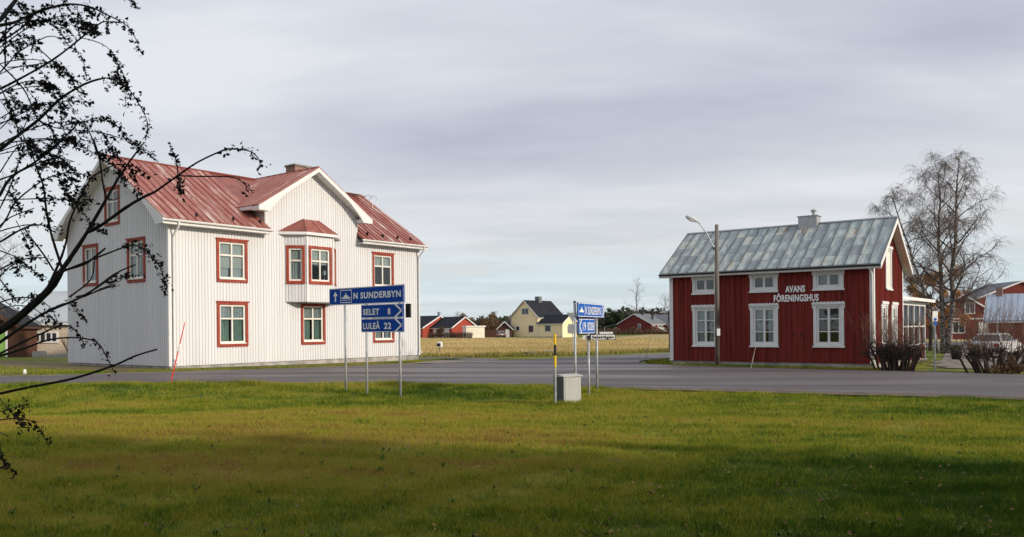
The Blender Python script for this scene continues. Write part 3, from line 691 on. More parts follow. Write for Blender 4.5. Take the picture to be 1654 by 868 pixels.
# roof: sheets with standing seams
def slope_sheets(parent,O,e,s,n_,widths,lengths,m,th=.03,seam=.035,gap=.004):
    """sheets laid side by side from eave point O along e, each running up slope s; lengths: list of (start,end)"""
    M3=Matrix((e,s,n_)).transposed().to_4x4(); cache={}; x=0
    for w_,(a,b) in zip(widths,lengths):
        key=(round(w_,3),round(b-a,2))
        if key not in cache:
            mb=MB().box(gap,w_-gap,0,b-a,0,th).box(-.012,.012,0,b-a,0,th+seam)
            cache[key]=mb.mesh('roof_sheet',m)
        put('roof_sheet',cache[key],parent,mw=Matrix.Translation(O+e*x+s*a)@M3)
        x+=w_
OV=.5; OR_=.12; sl=math.sqrt(1+WT*WT); EX=Vector((1,0,0))
S1=Vector((0,1,WT))/sl; N1=EX.cross(S1)
Lr=(WW/2+OV)*sl
rf=MB().prism([(-OV+.02,WE-WT*OV-.10),(WW/2,ZR-.10),(WW/2,ZR-.02),(-OV+.02,WE-WT*OV-.02)],'x',-OV+.02,4.77)
rf.prism([(-OV+.02,WE-WT*OV-.10),(WW/2,ZR-.10),(WW/2,ZR-.02),(-OV+.02,WE-WT*OV-.02)],'x',10.43,WL+OR_-.02)
rf.prism([(.05,WE-.10),(WW/2,ZR-.10),(WW/2,ZR-.02),(.05,WE-.02)],'x',4.77,10.43)
rf.prism([(WW/2,ZR-.10),(WW+OV,WE-WT*OV-.10),(WW+OV,WE-WT*OV),(WW/2,ZR)],'x',-OV,WL+OR_)
roof=rf.build('roof','red_sheet',root)
nL,nM,nR=14,14,14
wl_=[(4.77+OV)/nL]*nL; slope_sheets(roof,Vector((-OV,-OV,WE-WT*OV-.02)),EX,S1,N1,wl_,[(0,Lr)]*nL,'red_roof')
wr_=[(WL+OR_-10.43)/nR]*nR; slope_sheets(roof,Vector((10.43,-OV,WE-WT*OV-.02)),EX,S1,N1,wr_,[(0,Lr)]*nR,'red_roof')
# dormer roof, two slopes back to the main ridge
DT=.07
yb=WW/2+.1
for sg in (-1,1):
    tip=Vector((UC+sg*DH,0,ZR-WT*DH)); s=Vector((-sg,0,WT))/sl; e=Vector((0,1,0))
    nn=e.cross(s) if e.cross(s).z>0 else s.cross(e)
    n=10; wd=(yb+OV)/n
    dr=MB().prism([(UC,ZR-.06),(UC,ZR+.0),(UC+sg*DH,ZR-WT*DH+.0),(UC+sg*DH,ZR-WT*DH-.06)],'y',-OV+.02,yb).build('dormer_roof','red_sheet',root)
    M3=Matrix((e,s,nn)).transposed()
    sm_=MB().box(.004,wd-.004,0,DH*sl,0,.03).box(-.012,.012,0,DH*sl,0,.065).mesh('roof_sheet','red_roof')
    if M3.determinant()<0: pass
    for i in range(n):
        # a sheet ends where it dives under the main slope
        put('roof_sheet',sm_,dr,mw=Matrix.Translation(tip+Vector((0,-OV+i*wd,.002)))@M3.to_4x4())
MB().tube([(UC,-OV,ZR+.035),(UC,yb,ZR+.035)],.05,6).build('ridge_cap','red_sheet',root)
MB().tube([(-OV,WW/2,ZR+.03),(WL+OR_,WW/2,ZR+.03)],.05,6).build('ridge_cap','red_sheet',root)
# barge boards with the swept cornice returns
def barge(axis_pts,zr,half,c,low=.21,tipdrop=.02):
    """outline (u,z) of one rake board, right half, apex at c, swept out to a level foot"""
    P=[(c,zr-.01),(c+half,zr-WT*half-.01)]
    zb=zr-WT*half-.22
    P+=[(c+half,zb),(c+half-.62,zb)]
    for k in range(1,8):
        t=k/8; u=half-.62-.10*math.sin(t*math.pi/2)-1.05*t*t; z=zb+ (zr-WT*u-low-zb)*(1-(1-t)**1.6)
        P.append((c+u,z))
    P.append((c,zr-low))
    return P
for sg in (1,-1):
    P=[(UC+sg*(p[0]-UC),p[1]) for p in barge(None,ZR,DH+.02,UC)]
    MB().prism(P if sg>0 else P[::-1],'y',-OV-.06,-OV+.02).build('barge_board','white_trim',root)
    # sloping soffit and the boxed return at the foot
    MB().prism([(UC+sg*0,ZR-.21),(UC+sg*0,ZR-.16),(UC+sg*DH,ZR-WT*DH-.15),(UC+sg*DH,ZR-WT*DH-.21)],'y',-OV+.02,-.002).build('soffit','white_trim',root)
    a,b=sorted((UC+sg*(DH-.62),UC+sg*(DH+.01)))
    MB().box(a,b,-OV+.021,.02,ZR-WT*DH-.219,ZR-WT*DH-.03).build('cornice_return','white_trim',root)
    a,b=sorted((UC+sg*(DH-.20),UC+sg*(DH+.012)))
    MB().box(a,b,.02,1.2,ZR-WT*DH-.16,ZR-WT*DH-.01).build('eave_board','white_trim',root)
HW=WW/2+OV
for xg,xa,xb in ((-OV,-OV-.03,-OV+.04),(WL+OR_,WL+OR_-.04,WL+OR_+.03)):
    for sg in (1,-1):
        P=[(WW/2+sg*(p[0]-WW/2),p[1]) for p in barge(None,ZR,HW+.02,WW/2)]
        MB().prism(P,'x',xa,xb).build('barge_board','white_trim',root)
        s0,s1=(-OV+.04,0) if xg<0 else (WL,WL+OR_-.04)
        MB().prism([(WW/2,ZR-.20),(WW/2,ZR-.16),(WW/2+sg*HW,WE-WT*OV-.18),(WW/2+sg*HW,WE-WT*OV-.24)],'x',s0-.002,s1).build('soffit','white_trim',root)
zE=WE-WT*OV
for a,b in ((-OV+.03,4.78),(10.42,WL+OR_-.04)):
    MB().box(a,b,-OV-.012,-OV+.03,zE-.24,zE-.025).build('fascia','white_trim',root)
    MB().box(a,b,-OV+.031,-.033,zE-.24,zE-.20).build('soffit','white_trim',root)
    g=MB(); pr=[(-OV-.075+.075*math.cos(t),zE-.06+.08*math.sin(t)) for t in [math.pi*(1+k/8) for k in range(9)]]
    pr2=[(p[0]*.985-.0075,p[1]+.012) for p in pr[::-1]]
    g.prism(pr+pr2,'x',a-.04,b+.06).build('gutter','white_trim',root)
for xd in (.16,WL-.12):
    MB().tube([(xd,-OV-.07,zE-.12),(xd,-OV-.05,zE-.28),(xd,-.16,zE-.62),(xd,-.10,zE-.75),(xd,-.10,.42),(xd,-.28,.20)],.045,8).build('downpipe','white_trim',root,smooth=True)
for t in (1.2,3.0,4.4,11.0,12.1,13.2,14.2): 
    p=Vector((t,-OV,zE))+S1*.42
    MB().box(t-.012,t+.012,p.y-.10,p.y+.05,p.z,p.z+.17).build('snow_guard','black_paint',root)
cm=MB().box(10.0,11.1,WW/2-.1,WW/2+.7,ZR-.6,ZR+1.12).build('chimney','chimney_brick',root)
MB().box(9.94,11.16,WW/2-.16,WW/2+.76,ZR+1.12,ZR+1.22).build('chimney_cap','dark_concrete',cm)
# ridge walkway and ladder hoops on the right end
MB().box(9.6,14.6,WW/2-.5,WW/2-.15,ZR+.02,ZR+.05).build('roof_walkway','galvanised',root)
for xx in (14.55,14.95):
    p0=Vector((xx,0,0)); base=Vector((xx,WW/2-1.35,WE+WT*(WW/2-1.35)))
    hp=[base+Vector((0,0,0)),base+Vector((0,0,.5)),base+Vector((0,.12,.72)),base+Vector((0,.34,.82)),base+Vector((0,.56,.80)),base+Vector((0,.70,.62)),base+Vector((0,.72,.46))]
    MB().tube(hp,.014,5).build('ladder_hoop','galvanised',root)
# small things on the window sills
mat('lamp_shade_white',(.75,.74,.70),.8,var=.04,scale=3)
def sill_lamp(u,y,z,label):
    th=thing('window_lamp',label,'lamp',root.matrix_basis@Vector((u,y,z)),.9155)
    MB().lathe([(.07,0),(.07,.02),(.012,.04),(.012,.30)],sides=10).build('stem','white_trim',th)
    MB().lathe([(.10,.28),(.07,.50)],sides=12).build('lamp_shade','lamp_shade_white',th)
bpy.context.view_layer.update()
sill_lamp(7.85,-.50,3.98,'small white table lamp standing in the bay window of the white house')
th=put('vase',MB().lathe([(.05,0),(.09,.10),(.10,.22),(.05,.36),(.035,.46),(.07,.56),(.05,.66),(.02,.72)],sides=12).mesh('vase','black_paint',True),None,root.matrix_basis@Vector((7.05,-.50,3.98)),0,'tall dark figurine vase standing left of the lamp in the bay window','vase')
th=put('potted_plant',MB().lathe([(.06,0),(.09,.16),(.10,.17)],sides=10).lathe([(.05,.17),(.14,.30),(.16,.48),(.09,.62),(.02,.70)],sides=7).mesh('potted_plant','black_paint'),None,root.matrix_basis@Vector((11.95,.25,3.92)),0,'dark potted plant in the upper right window of the white house','plant')
WHITE=root

# ------------------------------------------------------------------ red house
RL,RW=9.23,5.7; RZ=-.07; RE=4.38; RT=(6.32-RE)/(RW/2)
ra=-.6383; RU=Vector((math.cos(ra),math.sin(ra),0))
RO=Vector((15.1428,34.3205,0))-RU*RL
root=thing('red_house','red timber society house with patched grey metal roof and white lettering','house',tuple(RO),ra)
MB().box(.04,RL-.04,.04,RW-.04,-1.0,RZ).build('foundation','concrete',root)
CW=.13
RWL=[(1.145,2.43,.62,2.52),(3.96,5.23,.62,2.52),(6.78,8.06,.62,2.52)]
RWU=[(1.145,2.43,3.09,3.97),(3.96,5.23,3.09,3.97),(6.78,8.06,3.09,3.97)]
holes=[(a+CW,b-CW,c+CW,d-CW) for a,b,c,d in RWL+RWU]
RB=(.235,.055,.030,'falu_board',CW-.015,.14)
facade(root,'front_wall',[[(0,RZ),(RL,RZ),(RL,4.30),(0,4.30)]],holes,'falu_wall',batten=RB)
rgz=lambda w_: RE-.08+RT*(w_ if w_<RW/2 else RW-w_)
gp=[[(0,RZ),(RW,RZ),(RW,rgz(0)),(RW/2,rgz(RW/2)),(0,rgz(0))]]
GWR=[(1.30,2.45,.60,2.52),(3.25,4.40,.60,2.52),(2.20,3.35,3.12,5.0)]
facade(root,'gable_wall',gp,[(a+CW,b-CW,c+CW,d-CW) for a,b,c,d in GWR],'falu_wall',loc=(RL,0,0),rz=math.pi/2,batten=RB)
facade(root,'gable_wall',[[(-RW,RZ),(0,RZ),(0,rgz(0)),(-RW/2,rgz(RW/2)),(-RW,rgz(0))]],[],'falu_wall',rz=-math.pi/2,batten=RB)
facade(root,'rear_wall',[[(0,RZ),(RL,RZ),(RL,4.30),(0,4.30)]],[],'falu_wall',loc=(RL,RW,0),rz=math.pi)
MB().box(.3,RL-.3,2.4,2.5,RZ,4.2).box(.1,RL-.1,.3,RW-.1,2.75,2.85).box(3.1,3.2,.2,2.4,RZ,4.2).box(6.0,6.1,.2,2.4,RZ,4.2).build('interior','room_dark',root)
for x0,x1 in ((-.02,.13),(RL-.13,RL+.02)): MB().box(x0,x1,-.048,-.001,RZ,4.3).build('corner_board','white_trim',root)
for xc,s in ((RL,1),(0,-1)):
    a,b=sorted((xc+s*.001,xc+s*.048))
    MB().box(a,b,-.05,.13,RZ,4.3).build('corner_board','white_trim',root); MB().box(a,b,RW-.13,RW+.02,RZ,4.3).build('corner_board','white_trim',root)
def red_window(root,u0,u1,z0,z1,m4,rows,style='glass'):
    w_,h_=u1-u0,z1-z0; iw,ih=w_-2*CW,h_-2*CW
    m_=m4@Matrix.Translation(((u0+u1)/2,0,(z0+z1)/2))
    zc_=[-ih/2+ih*k/rows for k in range(1,rows)]
    win=put('window',frame_mesh(iw,ih,.095,.0,.06,1,zc_ if rows<3 else (),.10).mesh('window','white_trim'),root,mw=m_)
    if rows>=3:
        for z in zc_:
            for s in (-1,1): MB().box(*sorted((s*.051,s*(iw/2-.096))),.015,.045,z-.02,z+.02).build('glazing_bar','white_trim',win)
    cs=frame_mesh(w_,h_,CW,-.05,-.001); cs.box(-w_/2-.05,w_/2+.05,-.10,-.051,h_/2-.05,h_/2+.045); cs.box(-w_/2-.04,w_/2+.04,-.09,-.051,-h_/2-.02,-h_/2+.05)
    cs.build('casing','white_trim',win)
    cr_=MB(); n=9
    for i in range(n):
        c=-w_/2-.03+(i+.5)*(w_+.06)/n; cr_.prism([(c-.05,h_/2+.045),(c+.05,h_/2+.045),(c+.02,h_/2+.075),(c-.02,h_/2+.075)],'y',-.09,-.06)
    for s in (-1,1): cr_.prism([(s*w_/2+.0,h_/2-.05),(s*(w_/2+.045),h_/2-.05),(s*(w_/2+.045),h_/2-.16),(s*w_/2,h_/2-.26)],'y',-.06,-.02)
    cr_.build('carved_crown','white_trim',win)
    if style=='shutter':
        MB().box(-iw/2+.04,iw/2-.04,-.02,.03,-ih/2+.04,ih/2-.04).build('shutter','cream_trim',win); return win
    panes(win,iw,ih,.095,2,zc_,.03,mt=.1)
    return win
I4=Matrix.Identity(4)
wins=[red_window(root,*q,I4,3) for q in RWL]+[red_window(root,*q,I4,1) for q in RWU]
for w_ in wins[:2]:
    curtain(w_,-.48,.02,-.8,.8,.12,'curtain_white',.025,.17); curtain(w_,.14,.48,-.8,.8,.14,'curtain_white',.025,.15)
curtain(wins[5],-.4,.02,-.3,.3,.2,'curtain_white')
GM=Matrix.Translation((RL,0,0))@Matrix.Rotation(math.pi/2,4,'Z')
for q in GWR[:2]:
    w_=red_window(root,*q,GM,3); curtain(w_,-.42,.42,-.8,.8,.12,'curtain_white',.02,.16)
red_window(root,*GWR[2],GM,1,'shutter')
# roof of single sheets
RO_=.38; rsl=math.sqrt(1+RT*RT); S2=Vector((0,1,RT))/rsl; N2=EX.cross(S2)
zE2=RE-RT*RO_; RZr=RE+RT*RW/2
rb=MB().prism([(-RO_,zE2-.09),(RW/2,RZr-.09),(RW/2,RZr-.012),(-RO_,zE2-.012)],'x',-RO_,RL+RO_)
rb.prism([(RW/2,RZr-.09),(RW+RO_,zE2-.09),(RW+RO_,zE2-.012),(RW/2,RZr-.012)],'x',-RO_,RL+RO_)
roof=rb.build('roof','galvanised',root)
ncol,nrow=21,5; cw=(RL+2*RO_)/ncol; Ls=(RW/2+RO_)*rsl; rh=Ls/nrow
for back in (0,1):
    e=EX if not back else -EX; s=S2 if not back else Vector((0,-1,RT))/rsl; nn=N2 if not back else e.cross(s)
    O=Vector((-RO_,-RO_,zE2-.01)) if not back else Vector((RL+RO_,RW+RO_,zE2-.01))
    M3=Matrix((e,s,nn)).transposed().to_4x4()
    me=MB().box(.006,cw-.006,.004,rh-.004,0,.016).mesh('roof_sheet','zinc_sheet'); sm_=MB().box(-.016,.016,0,Ls,0,.05).mesh('seam','zinc_seam')
    for i in range(ncol+1): put('seam',sm_,roof,mw=Matrix.Translation(O+e*(i*cw))@M3)
    for i in range(ncol):
        for j in range(nrow):
            sh=.5*rh*(i%2) 
            M4=Matrix.Translation(O+e*(i*cw)+s*(j*rh)+nn*.002)@M3@Matrix.Rotation(R(random.uniform(-.35,.35)),4,'X')
            put('roof_sheet',me,roof,mw=M4)
MB().tube([(-RO_,RW/2,RZr+.02),(RL+RO_,RW/2,RZr+.02)],.06,6).build('ridge_cap','galvanised',root)
for xa,xb in ((-RO_-.03,-RO_+.02),(RL+RO_-.02,RL+RO_+.03)):
    for sg in (1,-1):
        h=RW/2+RO_+.02
        MB().prism([(RW/2,RZr-.0),(RW/2+sg*h,RZr-RT*h-.0),(RW/2+sg*h,RZr-RT*h-.22),(RW/2,RZr-.24)],'x',xa,xb).build('barge_board','white_trim',root)
for xa,xb in ((-RO_+.021,-.001),(RL+.001,RL+RO_-.021)):
    for sg in (1,-1):
        h=RW/2+RO_
        MB().prism([(RW/2,RZr-.13),(RW/2+sg*h,RZr-RT*h-.13),(RW/2+sg*h,RZr-RT*h-.17),(RW/2,RZr-.17)],'x',xa,xb).build('soffit','cream_trim',root)
for ya in (-RO_-.012,RW+RO_-.012): MB().box(-RO_+.03,RL+RO_-.03,ya,ya+.03,zE2-.20,zE2-.095).build('fascia','white_trim',root)
MB().box(-RO_+.03,RL+RO_-.03,-RO_+.019,-.05,zE2-.20,zE2-.17).build('soffit','white_trim',root)
pr=[(-RO_-.065+.06*math.cos(t),zE2-.055+.06*math.sin(t)) for t in [math.pi*(1+k/8) for k in range(9)]]
MB().prism(pr+[(p[0],p[1]+.012) for p in pr[::-1]],'x',-RO_-.03,RL+RO_+.02).build('gutter','dark_metal',root)
MB().tube([(RL-.05,-RO_-.06,zE2-.10),(RL-.02,-.14,zE2-.42),(RL-.02,-.10,zE2-.55),(RL-.02,-.10,.0)],.042,8).build('downpipe','white_trim',root,smooth=True)
ch=MB().box(5.36,6.22,RW/2-.3,RW/2+.3,RZr-.5,RZr+.36).build('chimney','galvanised',root)
MB().box(5.31,6.27,RW/2-.35,RW/2+.35,RZr+.36,RZr+.40).build('chimney_cap','galvanised',ch)
MB().lathe([(.09,RZr+.4),(.09,RZr+.58),(.15,RZr+.60),(.15,RZr+.66),(.05,RZr+.72)],6.0,RW/2,10).build('flue_pipe','galvanised',ch)
# lettering on the wall
for txt,u0,u1,zb,h in (('AVANS',5.58,6.44,3.05,.29),('FÖRENINGSHUS',5.06,7.02,2.64,.30)):
    t=text_mesh(txt,h,u1-u0,.035,.03,1.08); t.build('lettering','letter_white',root,loc=(u0,-.034,zb))
for u,z in ((5.9,1.15),(6.25,1.13)): MB().lathe([(.04,0),(.05,.04),(.02,.06)],sides=8).build('wall_fitting','dark_metal',root,loc=(u,-.07,z))
# rear veranda
vr=MB().box(RL-4.5,RL-.35,RW+.05,RW+8.2,-.9,-.30).build('veranda','dark_concrete',root)
for k in range(6):
    y_=RW+.35+k*1.5; MB().box(RL-.50,RL-.38,y_-.06,y_+.06,-.30,2.55).build('veranda_post','white_trim',vr)
MB().box(RL-.49,RL-.39,RW+.05,RW+8.15,2.551,2.75).build('veranda_beam','white_trim',vr)
for z in (.45,1.42): MB().box(RL-.47,RL-.41,RW+.05,RW+8.1,z,z+.07).build('veranda_rail','white_trim',vr)
for k in range(5):
    y_=RW+.35+k*1.5
    MB().box(RL-.452,RL-.446,y_+.06,y_+1.44,1.49,2.55).build('pane','glass',vr)
    MB().box(RL-.46,RL-.44,y_+.06,y_+1.44,-.3,.45).build('panel','falu_board',vr)
MB().box(RL-4.4,RL-4.3,RW+.05,RW+8.1,-.3,3.2).build('wall','falu_wall',vr)
MB().box(RL-4.3,RL-.5,RW+8.0,RW+8.1,-.3,2.8).build('wall','falu_wall',vr)
MB().prism([(RL-4.6,3.55),(RL+.0,2.80),(RL+.0,2.90),(RL-4.6,3.65)],'y',RW+.0,RW+8.5).build('veranda_roof','dark_roof',vr)
MB().box(RL-.0+.001,RL+.03,RW+.0,RW+8.55,2.76,2.92).build('fascia','white_trim',vr)
RED=root

# ------------------------------------------------------------------ road signs, poles and other roadside things
mat('sign_blue',(.003,.055,.34),.6,var=.06,scale=3,spec=.1)
mat('sign_blue2',(.020,.115,.46),.6,var=.06,scale=3,spec=.1)
mat('sign_white',(.80,.80,.78),.45,var=.03,scale=3)
mat('sign_back',(.28,.30,.31),.5,var=.12,scale=4,metal=.3)
mat('post_steel',(.40,.42,.43),.5,var=.18,scale=7,metal=.35)
mat('snow_red',(.75,.045,.030),.5,var=.08,scale=5)
mat('snow_white',(.75,.72,.68),.5,var=.08,scale=5)
mat('yellow',(.80,.52,.015),.5,var=.06,scale=5)
mat('cabinet_light',(.42,.42,.40),.5,var=.06,scale=3)
mat('cabinet_shaded',(.075,.08,.085),.5,var=.1,scale=3)
mat('lamp_head',(.55,.58,.58),.4,var=.06,scale=5)
def strokes(mb,pts,wd,y):
    """flat polyline in the panel plane"""
    for i in range(len(pts)-1):
        a,b=Vector(pts[i]),Vector(pts[i+1]); d=(b-a).normalized(); n=Vector((-d.y,d.x))*wd/2
        mb.face([(a.x-n.x,y,a.y-n.y),(b.x-n.x,y,b.y-n.y),(b.x+n.x,y,b.y+n.y),(a.x+n.x,y,a.y+n.y)])
    return mb
def panel(parent,x0,x1,z0,z1,m,border=True,y0=-.06):
    p=MB().box(x0,x1,y0,y0+.03,z0,z1).build('panel',m,parent)
    MB().box(x0,x1,y0+.0305,y0+.034,z0,z1).build('panel_back','sign_back',p)
    if border:
        b=MB(); t=.014; y=y0-.0015
        for a in ((x0+.008,x1-.008,z0+.006,z0+.006+t),(x0+.008,x1-.008,z1-.006-t,z1-.006),(x0+.008,x0+.008+t,z0+.006+t,z1-.006-t),(x1-.008-t,x1-.008,z0+.006+t,z1-.006-t)):
            b.face([(a[0],y,a[2]),(a[1],y,a[2]),(a[1],y,a[3]),(a[0],y,a[3])])
        b.build('border','sign_white',p)
    return p
def letters(p,txt,x0,x1,z0,h,m='sign_white',y=-.061,bold=.03): text_mesh(txt,h,x1-x0,.0035,bold,1.12).build('lettering',m,p,loc=(x0,y,z0))
# large direction sign on three posts
A=Vector((-4.676,21.3,0)); ang=R(-41.31); d1=Vector((math.cos(ang),math.sin(ang),0))
root=thing('direction_sign','tall dark blue direction sign on three posts in front of the white house','road sign',tuple(A),ang)
for u,top,bz in ((.519,2.42,.08),(1.369,2.42,-.07),(2.631,2.42,-.13)):
    MB().tube([(u,.03,bz-.5),(u,.03,top)],.030,10).build('post','post_steel',root,smooth=True)
p=panel(root,-.03,2.88,2.215,2.645,'sign_blue')
letters(p,'N SUNDERBYN',.98,2.78,2.36,.155)
ar=MB(); 
ar.face([(.21,-.062,2.30),(.26,-.062,2.30),(.26,-.062,2.45),(.21,-.062,2.45)]).face([(.14,-.062,2.45),(.33,-.062,2.45),(.235,-.062,2.565)]); ar.build('arrow','sign_white',p)
ic=MB(); fr=[(.45,2.275),(.90,2.275),(.90,2.585),(.45,2.585),(.45,2.275)]; strokes(ic,fr,.018,-.062)
ic.face([(.51,-.062,2.37),(.84,-.062,2.37),(.86,-.062,2.41),(.49,-.062,2.41)]).face([(.57,-.062,2.411),(.77,-.062,2.411),(.74,-.062,2.46),(.60,-.062,2.46)]).face([(.65,-.062,2.461),(.69,-.062,2.461),(.69,-.062,2.51),(.65,-.062,2.51)])
strokes(ic,[(.49,2.335),(.86,2.335)],.014,-.062); ic.build('icon','sign_white',p)
for txt,num,z0,z1 in (('SELET','8',1.862,2.200),('LULEÅ','22',1.515,1.853)):
    p=panel(root,1.28,2.86,z0,z1,'sign_blue')
    zc_=(z0+z1)/2
    letters(p,txt,1.36,1.36+(.62 if txt=='SELET' else .64),zc_-.085,.15); 
    if num=='8': letters(p,num,2.30,2.40,zc_-.085,.15)
    else: letters(p,num,2.16,2.42,zc_-.085,.15)
    ch=MB(); strokes(ch,[(2.56,z0+.012),(2.80,zc_),(2.56,z1-.012)],.045,-.0625); ch.build('chevron','sign_white',p)
bk=MB()
for i in range(6): bk.box(2.80,2.965,.06,.10,1.86+i*.055,1.905+i*.055)
bk.box(2.81,2.945,.065,.095,1.86,2.19).build('edge_plate','black_paint',root)
# smaller sign group on the right, turned well away
A2=Vector((1.481,18.9,0)); ang2=R(69.27); d2=Vector((math.cos(ang2),math.sin(ang2),0))
root=thing('direction_sign','lighter blue two-panel direction sign turned edgewise behind the grey cabinet','road sign',tuple(A2),ang2)
for u in (.03,1.98): MB().tube([(u,.04,-.6),(u,.04,2.17)],.030,10).build('post','post_steel',root,smooth=True)
MB().lathe([(.036,2.165),(.036,2.19),(.02,2.20)],.03,.04,10).build('post_cap','black_paint',root)
p=panel(root,-.03,2.36,1.833,2.165,'sign_blue2')
letters(p,'N SUNDERBYN 3',.58,2.16,1.895,.20,bold=.012)
ic=MB(); ic.face([(.10,-.062,1.94),(.42,-.062,1.94),(.46,-.062,1.985),(.07,-.062,1.985)]).face([(.18,-.062,1.986),(.36,-.062,1.986),(.33,-.062,2.03),(.21,-.062,2.03)]).face([(.25,-.062,2.031),(.29,-.062,2.031),(.29,-.062,2.07),(.25,-.062,2.07)]); strokes(ic,[(.52,1.84),(.52,2.16)],.014,-.062); ic.build('icon','sign_white',p)
ch=MB(); strokes(ch,[(2.20,1.843),(2.33,2.0),(2.20,2.155)],.04,-.0625); ch.build('chevron','sign_white',p)
p=panel(root,0.02,1.42,1.44,1.79,'sign_blue2')
letters(p,'19',.34,.60,1.515,.20,bold=.012); letters(p,'BODEN',.76,1.35,1.515,.20,bold=.012)
ch=MB(); strokes(ch,[(.24,1.45),(.09,1.615),(.24,1.78)],.05,-.0625); ch.build('chevron','sign_white',p)
# street name post
root=thing('street_name_sign','white street name plate with black border on its own thin post','street sign',(1.80,19.3,0),R(-3))
MB().tube([(0,.03,-.5),(0,.03,1.45)],.026,10).build('post','post_steel',root,smooth=True)
p=panel(root,.04,.63,1.285,1.42,'black_paint',False,-.03)
MB().box(.055,.615,-.0325,-.031,1.298,1.407).build('face','sign_white',p); letters(p,'Seletvägen',.085,.585,1.325,.066,'black_paint',-.033,.03)
c=MB().box(-.14,.04,-.012,.012,1.30,1.40).build('second_plate','sign_white',root); MB().box(-.03,.05,-.03,.06,1.31,1.39).build('clamp','dark_metal',root)
MB().box(.28,.60,.35,.38,1.42,1.475).build('rear_plate','sign_white',root)
# give-way sign from behind, across the side road
gx,gy=4.62,62.5; gz_=G(gx,gy)
root=thing('give_way_sign','road sign seen from behind with a grey plate under it across the road','road sign',(gx,gy,gz_),R(6))
MB().tube([(0,0,-.3),(0,0,3.15)],.035,8).build('post','post_steel',root)
MB().prism([(-.45,3.15),(.45,3.15),(0,2.40)],'y',-.06,-.04).build('triangle_plate','sign_back',root)
MB().box(-.35,.35,-.06,-.04,1.55,2.28).build('lower_plate','sign_back',root)
# cabinet and its marker pole
cz=T(1.1,17.7)
root=thing('electric_cabinet','low grey electric cabinet with its shaded left side coloured dark standing in the grass','cabinet',(1.10,17.55,cz),R(33))
MB().box(0,.46,0,.36,-.1,.60).build('body','cabinet_light',root)
MB().box(-.012,-.001,.0,.36,-.1,.60).build('shaded_side','cabinet_shaded',root)  # left face coloured dark to stand for its shade
MB().prism([(-.03,.602),(.39,.602),(.39,.625),(.18,.655),(-.03,.625)],'x',-.035,.49).build('lid','cabinet_light',root)
MB().box(.03,.43,-.008,-.001,-.02,.56).build('door','cabinet_light',root)
root=thing('marker_pole','yellow and black marker pole standing against the grey cabinet','pole',(.915,17.50,cz),0)
q=MB().tube([(0,0,-.2),(.0,0,.82)],.022,10).build('shaft','post_steel',root)
for a,b,m_ in ((.82,1.07,'yellow'),(1.07,1.30,'black_paint'),(1.30,1.53,'yellow')): MB().tube([(0,0,a),(0,0,b-.001)],.026,10).build('band',m_,root)
# snow sticks
def stick(name,lab,b,t,m1,m2=None,r=.014,cat='snow stick'):
    root=thing(name,lab,cat,b,0); d=Vector(t)-Vector(b)
    MB().tube([d*-.03,d*.55],r,7).build('lower_shaft',m1,root); 
    if m2: MB().tube([d*.551,d*.66],r*.98,7).build('reflector',m2,root)
    MB().tube([d*(.661 if m2 else .551),d],[r*.95,r*.6],7).build('upper_shaft',m1,root)
stick('snow_stick','leaning red snow stick at the road edge before the white house',(-9.85,23.55,.0),(-9.42,23.6,1.84),'snow_red','snow_white',.018)
stick('snow_stick','bare wooden stick leaning by the front of the red house',(9.85,33.9,-.23),(10.15,34.1,.78),'old_wood',None,.022)
stick('snow_stick','thin leaning stick at the corner of the side road',(7.80,47.9,-.35),(8.15,48.2,1.15),'old_wood',None,.020)
# reflector stub on the left verge
root=thing('verge_marker','short white verge marker at the left road edge','marker',(-17.8,29.9,G(-17.8,29.9)),0)
MB().lathe([(.055,-.1),(.055,.12),(.05,.17),(.03,.20)],sides=10).build('stub','sign_white',root)
# wooden pole with street lamp
root=thing('street_lamp','street lamp on a weathered wooden pole in front of the red house','street lamp',(9.33,37.25,-.26),0)
mat('pole_wood',(.175,.16,.145),.85,var=.3,scale=4,bump=.3,stretch=(8,8,.25))
mat('pole_tar',(.055,.042,.034),.9,var=.3,scale=3)
MB().tube([(0,0,1.35),(.02,0,6.45)],[.105,.085],12).build('pole','pole_wood',root,smooth=True)
MB().tube([(0,0,-.4),(0,0,1.35)],[.115,.1055],12).build('pole_foot','pole_tar',root,smooth=True)
am=MB().tube([(-.10,-.02,5.35),(-.14,-.02,5.45),(-.45,-.06,6.05),(-.75,-.1,6.45),(-.90,-.12,6.60)],.026,8).build('arm','galvanised',root,smooth=True)
hd=MB(); hd.tube([(-.86,-.12,6.58),(-.98,-.13,6.64),(-1.15,-.15,6.73),(-1.36,-.17,6.80),(-1.44,-.18,6.81)],[.05,.085,.10,.085,.02],10).build('lamp_head','lamp_head',root,smooth=True)
MB().tube([(-.98,-.13,6.585),(-1.18,-.15,6.66),(-1.34,-.17,6.73)],[.05,.075,.05],8).build('lens','sign_white',root,smooth=True)
MB().box(-.16,-.10,-.07,.07,5.30,5.42).build('bracket','dark_metal',root)
MB().box(-.06,.08,-.21,-.12,1.40,1.72).build('meter_box','sign_white',root)
MB().tube([(-.11,-.05,-.1),(-.11,-.06,3.0),(-.12,-.03,5.3)],.010,6).build('cable','old_wood',root)
# lamp behind the red house corner
root=thing('street_lamp','dark street lamp post half hidden behind the left corner of the red house','street lamp',(13.45,70.0,G(13.45,70)),0)
MB().tube([(0,0,-.3),(0,0,3.55)],.07,8).build('post','dark_metal',root)
MB().box(-.11,.11,-.11,.11,2.5,3.5).build('control_box','dark_metal',root)
MB().tube([(0,0,3.40),(-.85,0,3.36)],.03,6).build('arm','lamp_head',root)
